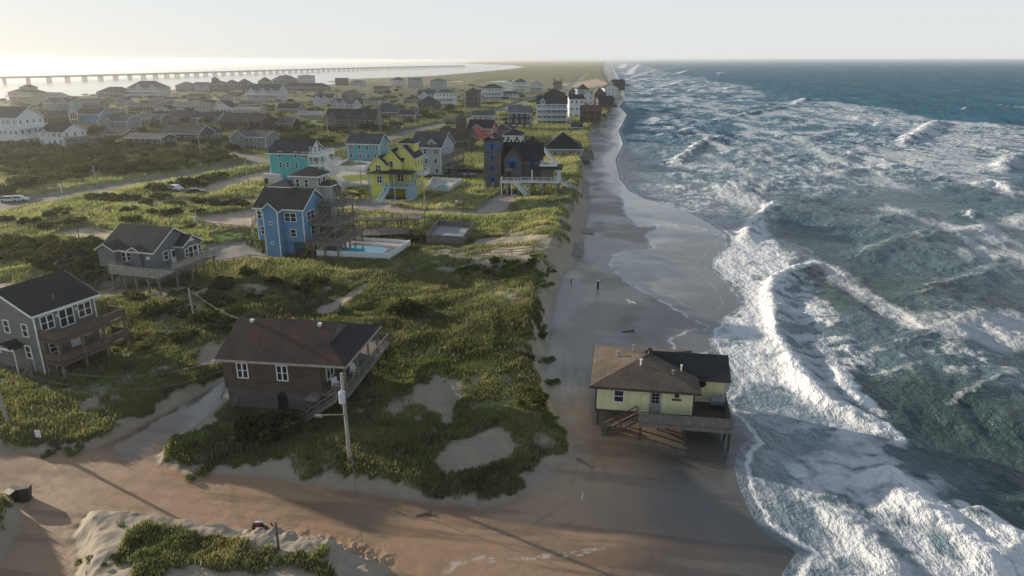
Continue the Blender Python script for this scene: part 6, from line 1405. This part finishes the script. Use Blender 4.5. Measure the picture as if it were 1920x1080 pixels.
# white garden seats and a dead heap on the lawn before the lime house
x0_, y0_ = G(858, 391, 2.1)
for k in range(2):
    t = empty('garden_chair', (x0_+k*.9, y0_+k*.7, hgt(x0_, y0_)+.02), R(30+k*70), ('left', 'right')[k]+' of two white garden chairs on the grass before the castle-like house', 'chair'); MB().box(-.3, .3, -.3, .3, .36, .44).build('seat', WHITE, t); MB().bar((0, .3, .4), (0, .48, 1.0), .6, .06).build('backrest', WHITE, t)
    for i in (-.27, .27): MB().bar((i, -.27, 0), (i, -.27, .58), .08).bar((i, .27, 0), (i, .27, .58), .08).bar((i, -.3, .6), (i, .3, .6), .1, .04).build('arm', WHITE, t)
# timber walkways beside the square dark pool, and rail fences
def walkway(label, a, b, z=2.6, w=1.8, zg=2.0):
    A = Vector((*G(*a, zg+z), zg)); B = Vector((*G(*b, zg+z), zg)); d = B-A; L = d.length; t = empty('boardwalk', A, math.atan2(d.y, d.x), label, 'boardwalk')
    o = MB().box(0, L, -w/2, w/2, z-.2, z).build('deck', GREYW, t); r = MB(); railing(r, [(0, -w/2), (L, -w/2)], z, step=.4); railing(r, [(0, w/2), (L, w/2)], z, step=.4); r.build('railing', GREYW, o)
    n = max(2, int(L/3.2)); piling(t, [(L*k/n, s_) for k in range(n+1) for s_ in (-w/2+.1, w/2-.1)], -.8, z-.2, GREYW, .2)
    footprint(A.x, A.y, math.atan2(d.y, d.x), 0, L, -w/2, w/2, .3)
walkway('raised grey boardwalk running from the blue house decks past its pool', (655, 411), (752, 411)); walkway('square raised lookout deck at the end of the boardwalk', (752, 405), (790, 407), 3.2, 4.0); walkway('low dark timber deck behind the white-fenced pool', (662, 437), (765, 432), 1.0, 4.5)
def fence(label, pts, h=1.0, gap=2.4, mat=GREYW, rails=2):
    P = [Vector((*G(*p, 2.0), 0)) for p in pts]; t = empty('rail_fence', (P[0].x, P[0].y, hgt(P[0].x, P[0].y)), 0, label, 'fence'); m = MB(); base = Vector((P[0].x, P[0].y, t.location.z)); q = []
    for a, b in zip(P[:-1], P[1:]):
        n = max(1, round((b-a).length/gap)); q += [a+(b-a)*k/n for k in range(n)]
    q.append(P[-1]); q = [Vector((p.x, p.y, hgt(p.x, p.y)))-base for p in q]
    for p in q: MB().box(-.07, .07, -.07, .07, -.4, h+.1).build('post', mat, t, p)
    for a, b in zip(q[:-1], q[1:]):
        for k in range(rails): z = Vector((0, 0, h*(.45+.5*k))); m.bar(a+z, b+z, .05, .1)
    m.build('rail', mat, t)
fence('wooden rail fence along the gravel yard between the grey and the blue house', [(395, 452), (430, 440), (470, 447)]); fence('weathered fence around the pale sand lot left of the blue house', [(384, 430), (470, 440), (482, 420)])
fence('sagging post and wire fence along the near edge of the gravel yard', [(408, 496), (470, 494), (560, 492)], .9, 3.0)
fence('white rail fence along the shrubs left of the far road', [(82, 315), (110, 326), (145, 330), (176, 331)], 1.1, 3.0, WHITE); fence('long wooden rail fence at the sandy path to the beach', [(815, 480), (880, 486), (960, 497), (1040, 502)], .9, 3.5)

# ------------------------------------------------------------------ plants
leaf = leafmat('leaves', .3); grassm = leafmat('grass_blades', .4)
def leaf_mesh(name, blobs, n, size, cols, seed, squash=1.0):
    """a crown of many small leaf faces spread through lumpy clumps"""
    r = np.random.default_rng(seed); co = []; tint = []
    for (bx, by, bz, br) in blobs:
        m = int(n*(br/sum(b[3] for b in blobs)))
        d = r.normal(size=(m, 3)); d /= np.linalg.norm(d, axis=1)[:, None]; d[:, 2] = np.where(d[:, 2] < -.25, -d[:, 2], d[:, 2])
        rad = br*(.62+.45*r.random(m)**.6); lump = .8+.4*vn(d[:, 0]*2.5+bx*3, d[:, 1]*2.5+d[:, 2]*2+by, seed)
        p = np.array([bx, by, bz])+d*(rad*lump)[:, None]*np.array([1, 1, squash])
        nrm = d+r.normal(size=(m, 3))*.55; nrm /= np.linalg.norm(nrm, axis=1)[:, None]
        t = np.cross(nrm, r.normal(size=(m, 3))); t /= np.linalg.norm(t, axis=1)[:, None]; b = np.cross(nrm, t)
        s = size*(.6+.8*r.random(m))[:, None]
        q = np.stack([p+t*s, p+b*s*.62, p-t*s, p-b*s*.62], 1); co.append(q.reshape(-1, 3))
        k = r.random(m); c = cols[0]*(1-k[:, None])+cols[1]*k[:, None]; tint.append(np.repeat(c, 4, 0))
    co = np.concatenate(co); tint = np.concatenate(tint); me = bpy.data.meshes.new(name)
    raw_mesh(me, co, np.arange(len(co)).reshape(-1, 4))
    a = me.attributes.new('tint', 'FLOAT_COLOR', 'POINT'); a.data.foreach_set('color', np.concatenate([tint, np.ones((len(tint), 1))], 1).astype(np.float32).ravel())
    me.materials.append(leaf); return me
def blobs(seed, n, spread, r0, h):
    r = random.Random(seed); return [(r.uniform(-spread, spread), r.uniform(-spread, spread), h*r.uniform(.35, .8), r0*r.uniform(.6, 1.15)) for _ in range(n)]
DK = (np.array([.030, .040, .015]), np.array([.062, .072, .024])); MD = (np.array([.045, .062, .018]), np.array([.095, .105, .030])); BR_ = (np.array([.085, .115, .03]), np.array([.16, .19, .06])); OC = (np.array([.10, .085, .03]), np.array([.2, .15, .06]))
SHR = [leaf_mesh('foliage', blobs(s, 11, 1.9, .95, 1.4), 1300, .19, c, s, .8) for s, c in ((1, DK), (2, DK), (3, MD), (4, MD), (5, DK))]
CRN = [leaf_mesh('crown', blobs(s, 13, 2.4, 1.25, 3.2), 1700, .27, c, s, .75) for s, c in ((21, DK), (22, MD), (23, DK))]
GRN = [leaf_mesh('foliage', blobs(s, 9, 1.1, .52, .7), 1700, .085, c, s, .85) for s, c in ((31, BR_), (32, BR_), (33, MD), (34, OC))]
def trunk_mesh(seed):
    r = random.Random(seed); m = MB(); m.cyl((0, 0, -.4), (.1, 0, 1.6), .2, .13, 8)
    for k in range(5): a = k*1.26+r.random(); m.cyl((.08, 0, 1.2+.1*k), (1.5*math.cos(a), 1.5*math.sin(a), 2.3+r.random()*.8), .09, .03, 6)
    o = m.build('trunk', BROWNW); me = o.data; bpy.data.objects.remove(o); return me
TRK = [trunk_mesh(s) for s in range(2)]
STM = MB().cyl((0, 0, -.4), (.1, 0, .6), .07, .04, 6).cyl((0, 0, 0), (.6, .2, .7), .05, .02, 6).cyl((0, 0, 0), (-.5, -.3, .7), .05, .02, 6).build('stem', BROWNW); _s = STM.data; bpy.data.objects.remove(STM); STM = _s
def plant(name, me, x, y, s, sz, label, cat, group, stem=None, sname='stem'):
    o = bpy.data.objects.new(name, None); C.objects.link(o); o.location = (x, y, hgt(x, y)-.05); o.rotation_euler = (0, 0, random.random()*6.28); o.scale = (s, s, s*sz)
    c = bpy.data.objects.new('crown' if sname == 'trunk' else 'foliage', me); C.objects.link(c); c.parent = o
    t = bpy.data.objects.new(sname, stem or STM); C.objects.link(t); t.parent = o
    return tag(o, label, cat, group)
def free(x, y, m=0.0):
    a = np.array([float(x)]); b = np.array([float(y)])
    if any(inside(a, b, P)[0] for P in USED): return False
    if any(dseg(a, b, P)[0] < w/2+2 for P, w in ROADW): return False
    if any(sdf(a, b, P)[0] > -1 for P, c in DIRT): return False
    return True
# named bushes
for px, py, s, me, l in ((498, 822, 1.15, SHR[0], 'dark round bush in front of the shingle house'), (1012, 770, 1.25, GRN[2], 'broad deep green bush at the seaward tip of the dune'), (1030, 795, .8, GRN[0], 'smaller bright bush below the broad one at the dune tip'), (1000, 745, .8, GRN[1], 'bright bush at the top of the dune tip'),
                         (372, 873, .75, GRN[0], 'bright green bush on the sandy corner bank'), (355, 832, 1.0, GRN[0], 'spreading bright bush at the corner of the flooded lane'), (95, 834, .55, GRN[0], 'small bright bush under the blank white sign'), (132, 832, .6, GRN[1], 'small bright bush right of the blank white sign'), (330, 850, .7, GRN[1], 'bright low bush at the very corner of the bank'),
                         (170, 1060, .5, GRN[0], 'bright tussock bush at the left of the near bank'), (330, 1035, .6, GRN[0], 'bright bush in the middle of the near bank'), (420, 1040, .5, GRN[2], 'green bush right of the middle of the near bank'), (545, 1072, .6, GRN[0], 'bright bush below the rubble on the near bank'), (250, 1040, .55, GRN[2], 'dull green bush on the near bank'), (280, 1070, .6, GRN[1], 'bright bush at the bottom edge on the near bank'), (225, 1075, .55, GRN[2], 'dull bush at the bottom left of the near bank'),
                         (680, 372, .95, GRN[3], 'straw-coloured pampas clump beside the lime yellow house yard'), (765, 605, .9, SHR[4], 'dark wind-bent bush in the sunlit dune grass'), (270, 640, .8, GRN[3], 'ochre bush right of the decked house'), (784, 458, .9, SHR[1], 'dark bush behind the corner of the white-fenced pool')):
    x, y = G(px, py, 1.6); plant('shrub', me, x, y, s, 1.0, l, 'shrub', None)
# thickets: countable shrubs and trees in groups
def scatter(poly, n, meshes, smin, smax, label, group, name='shrub', cat='shrub', zg=2.0, sep=2.0, stem=None, sname='stem', tries=60, stuff=None):
    P = np.array(poly, float); lo, hi = P.min(0), P.max(0); got = []; k = 0
    while len(got) < n and k < n*tries:
        k += 1; px, py = random.uniform(lo[0], hi[0]), random.uniform(lo[1], hi[1])
        if not inside(np.array([px]), np.array([py]), P)[0]: continue
        x, y = G(px, py, zg)
        if any((x-a)**2+(y-b)**2 < sep*sep for a, b in got) or not free(x, y): continue
        got.append((x, y)); s = random.uniform(smin, smax)
        if stuff is not None: stuff.append((random.choice(meshes), x, y, hgt(x, y), s, random.uniform(.75, 1.15), random.random()*6.28)); continue
        plant(name, random.choice(meshes), x, y, s, random.uniform(.75, 1.15), label, cat, group, stem, sname)
scatter([(0, 285), (60, 278), (180, 286), (300, 285), (360, 300), (440, 305), (330, 325), (200, 335), (110, 352), (0, 372)], 60, SHR+GRN[:1], .9, 1.7, 'dense dark shrub of the thicket between the road and the white houses on the left', 'shrubs of the left roadside thicket')
scatter([(0, 190), (180, 178), (400, 165), (560, 165), (720, 170), (860, 178), (880, 200), (760, 240), (700, 255), (600, 280), (430, 292), (300, 286), (60, 280), (0, 284)], 80, CRN, .7, 1.25, 'wind-shaped dark evergreen tree growing between the houses of the sound side', 'trees between the sound-side houses', 'evergreen_tree', 'tree', stem=TRK[0], sname='trunk', sep=6)
scatter([(0, 190), (180, 180), (400, 167), (560, 167), (720, 172), (860, 180), (880, 200), (760, 238), (700, 252), (600, 276), (430, 290), (300, 284), (60, 278), (0, 282)], 40, SHR, .9, 1.5, 'dark rounded shrub among the houses of the sound side', 'shrubs between the sound-side houses', sep=4)
SCRUB = []
scatter([(0, 190), (180, 180), (400, 167), (560, 167), (720, 172), (860, 180), (880, 200), (760, 238), (700, 252), (600, 276), (430, 290), (300, 284), (60, 278), (0, 282)], 520, SHR+CRN[:1], .55, 1.2, '', '', sep=2.6, stuff=SCRUB)
scatter([(0, 285), (60, 278), (180, 286), (300, 285), (420, 292), (440, 305), (330, 325), (200, 340), (110, 350), (0, 365)], 120, SHR, .8, 1.6, '', '', sep=1.8, stuff=SCRUB)
scatter([(690, 165), (1050, 160), (1010, 235), (900, 245), (760, 250), (740, 200)], 60, SHR, .7, 1.6, '', '', sep=4, stuff=SCRUB)
scatter([(190, 500), (250, 540), (410, 520), (560, 500), (640, 520), (560, 560), (470, 600), (400, 650), (300, 690), (230, 640), (215, 570)], 26, SHR+[GRN[2]], .45, .85, 'dark wind-clipped shrub in the thicket behind the shingle house', 'shrubs behind the shingle house', sep=2.4)
scatter([(0, 480), (40, 470), (190, 475), (200, 520), (150, 540), (60, 500), (0, 500)], 22, SHR, .9, 1.4, 'dense shrub in the hedge left of the single-storey stilt house', 'shrubs left of the single-storey house', sep=2.5)
scatter([(850, 515), (880, 505), (1030, 512), (1025, 545), (960, 560), (930, 532), (850, 530)], 26, GRN[:3], .6, 1.1, 'bright green salt shrub on the beach-side dune by the sandy path', 'bright shrubs by the sandy path', sep=2.0)
scatter([(150, 376), (300, 374), (440, 384), (470, 394), (300, 392), (180, 386)], 22, SHR, .6, 1.0, 'low dark shrub in the strip along the near side of the far road', 'shrubs along the near side of the road', sep=3)
scatter([(260, 360), (420, 335), (440, 345), (330, 366)], 10, SHR, .7, 1.2, 'low dark shrub on the verge between the road and the dirt yard', 'shrubs on the road verge', sep=3)
scatter([(500, 318), (650, 350), (700, 372), (650, 380), (560, 350)], 10, SHR+[GRN[3]], .6, 1.1, 'garden shrub in front of the turquoise house', 'garden shrubs before the turquoise house', sep=3)
scatter([(870, 160), (1040, 172), (1010, 200), (900, 200)], 16, SHR, 1.2, 2.0, 'low dark shrub near the far poles and the pale houses', 'shrubs near the pale far houses', sep=5)
scatter([(880, 640), (1020, 600), (1030, 700), (930, 700)], 16, GRN[:3], .45, .8, 'low green shrub on the seaward slope of the near dune', 'shrubs on the seaward slope', sep=2)
scatter([(20, 415), (200, 395), (380, 400), (360, 440), (200, 425), (60, 440), (0, 430)], 16, SHR+GRN[:1], .5, .9, 'low shrub in the sunlit field behind the single-storey stilt house', 'shrubs in the sunlit field', sep=3)

def scrub_mesh():
    co, ti, cache = [], [], {}
    for me, x, y, z, s, sz, a in SCRUB:
        if me not in cache:
            c = np.empty(len(me.vertices)*3, np.float32); me.vertices.foreach_get('co', c); t = np.empty(len(me.vertices)*4, np.float32); me.attributes['tint'].data.foreach_get('color', t); cache[me] = (c.reshape(-1, 3), t.reshape(-1, 4))
        c, t = cache[me]; k = np.arange(0, len(c)//4*4).reshape(-1, 4)[::2].ravel(); c = c[k]; t = t[k]
        ca, sa = math.cos(a), math.sin(a)
        co.append(np.stack([x+s*(c[:, 0]*ca-c[:, 1]*sa), y+s*(c[:, 0]*sa+c[:, 1]*ca), z+s*sz*c[:, 2]], 1)); ti.append(t*np.array([1, 1, 1, 1])*(.8+.4*((x*7.3+y*3.1) % 1)))
    co = np.concatenate(co); ti = np.concatenate(ti).astype(np.float32); me = bpy.data.meshes.new('scrub'); raw_mesh(me, co, np.arange(len(co)).reshape(-1, 4))
    at = me.attributes.new('tint', 'FLOAT_COLOR', 'POINT'); at.data.foreach_set('color', ti.ravel()); me.materials.append(leaf)
    o = bpy.data.objects.new('scrub', me); C.objects.link(o); tag(o, kind='stuff')
scrub_mesh()
def ground_cover(name, n, depr, azr, smin, kfar, seed, tall=.55, zone=None, spread=.25):
    r = np.random.default_rng(seed)
    az = np.radians(r.uniform(*azr, n)); dep = r.uniform(depr[0], depr[1], n); rad = (H-2)/np.tan(np.radians(dep))
    x, y = np.sin(az)*rad, np.cos(az)*rad
    f = fields(x, y); keep = (f['sand'] < .55*r.random(n)+.2) & (f['land'] > .5) & (f['road'] < .02) & (f['dirt'] < .12) & (f['lawn'] < .3) & (f['sound'] < -20)
    clump = fbm(x, y, 3.2, 3, 300); keep &= clump > r.uniform(.12, .55, n)
    for P in YARDS: keep &= ~inside(x, y, P)
    x, y, h = x[keep], y[keep], f['h'][keep]; m = len(x); rad = rad[keep]
    ff = {k: v[keep] for k, v in f.items() if getattr(v, 'ndim', 0) == 1}
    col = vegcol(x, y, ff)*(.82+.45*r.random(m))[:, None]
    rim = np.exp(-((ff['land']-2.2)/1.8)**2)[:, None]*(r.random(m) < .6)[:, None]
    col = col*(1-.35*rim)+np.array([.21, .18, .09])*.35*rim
    tuft = (fbm(x, y, 1.6, 3, 66) > .6)*(r.random(m) < .10)*(rad < 130); sc = smin*(1+rad/kfar)*(1+.45*tuft); col[tuft.astype(bool)] = np.array([.24, .215, .12]); hh = tall*sc*(.5+.9*r.random(m))*(.6+.8*fbm(x, y, 6, 3, 301)); w = .055*sc*(.6+.8*r.random(m))
    a = r.uniform(0, 6.283, m); lx, ly = r.normal(size=m)*spread*hh+.22*hh, r.normal(size=m)*spread*hh-.1*hh
    dx, dy = np.cos(a)*w, np.sin(a)*w
    p0 = np.stack([x-dx, y-dy, h-.08], 1); p1 = np.stack([x+dx, y+dy, h-.08], 1); p2 = np.stack([x+lx*.45+dx*.8, y+ly*.45+dy*.8, h+hh*.62], 1); p3 = np.stack([x+lx, y+ly, h+hh], 1); p4 = np.stack([x+lx*.45-dx*.8, y+ly*.45-dy*.8, h+hh*.62], 1)
    co = np.stack([p0, p1, p2, p4, p4, p2, p3, p3], 1)
    co = np.stack([p0, p1, p2, p4, p3], 1).reshape(-1, 3); base = (np.arange(m)*5)[:, None]
    q = np.concatenate([base+np.array([[0, 1, 2, 3]])], 0); t3 = base+np.array([[3, 2, 4]])
    me = bpy.data.meshes.new(name)
    me.vertices.add(len(co)); me.vertices.foreach_set('co', co.astype(np.float32).ravel())
    li = np.concatenate([q, t3], 1).ravel(); me.loops.add(len(li)); me.loops.foreach_set('vertex_index', li.astype(np.int32))
    st = (np.arange(m)*7)[:, None]+np.array([[0, 4]]); tot = np.tile([4, 3], (m, 1))
    me.polygons.add(2*m); me.polygons.foreach_set('loop_start', st.ravel().astype(np.int32)); me.polygons.foreach_set('loop_total', tot.ravel().astype(np.int32)); me.update()
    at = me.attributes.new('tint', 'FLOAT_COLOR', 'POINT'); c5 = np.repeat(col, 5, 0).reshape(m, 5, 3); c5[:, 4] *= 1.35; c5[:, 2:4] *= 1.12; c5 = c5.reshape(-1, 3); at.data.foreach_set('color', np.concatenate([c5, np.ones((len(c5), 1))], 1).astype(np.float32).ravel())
    me.materials.append(grassm); o = bpy.data.objects.new(name, me); C.objects.link(o); tag(o, kind='stuff'); return o
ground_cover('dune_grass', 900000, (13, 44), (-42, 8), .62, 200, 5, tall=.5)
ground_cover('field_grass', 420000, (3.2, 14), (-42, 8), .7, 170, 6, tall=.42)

# ------------------------------------------------------------------ the air: one box of even haze round everything
def build_haze():
    x0, x1, y0, y1, z0, z1 = -34000, 34000, -200, 34500, -3.6, H+3.0
    v = [(x, y, z) for z in (z0, z1) for y in (y0, y1) for x in (x0, x1)]
    me = bpy.data.meshes.new('haze'); me.from_pydata(v, [], [(0, 2, 3, 1), (4, 5, 7, 6), (0, 1, 5, 4), (2, 6, 7, 3), (0, 4, 6, 2), (1, 3, 7, 5)])
    m = bpy.data.materials.new('haze'); m.use_nodes = True; ns = m.node_tree.nodes; ns.remove(ns["Principled BSDF"])
    pv = ns.new("ShaderNodeVolumePrincipled"); pv.inputs['Color'].default_value = (.95, .95, .93, 1); pv.inputs['Density'].default_value = HAZE
    pv.inputs['Anisotropy'].default_value = .7
    m.node_tree.links.new(pv.outputs[0], ns["Material Output"].inputs['Volume'])
    me.materials.append(m); o = bpy.data.objects.new('haze', me); C.objects.link(o); tag(o, kind='stuff')
if HAZE > 0: build_haze()
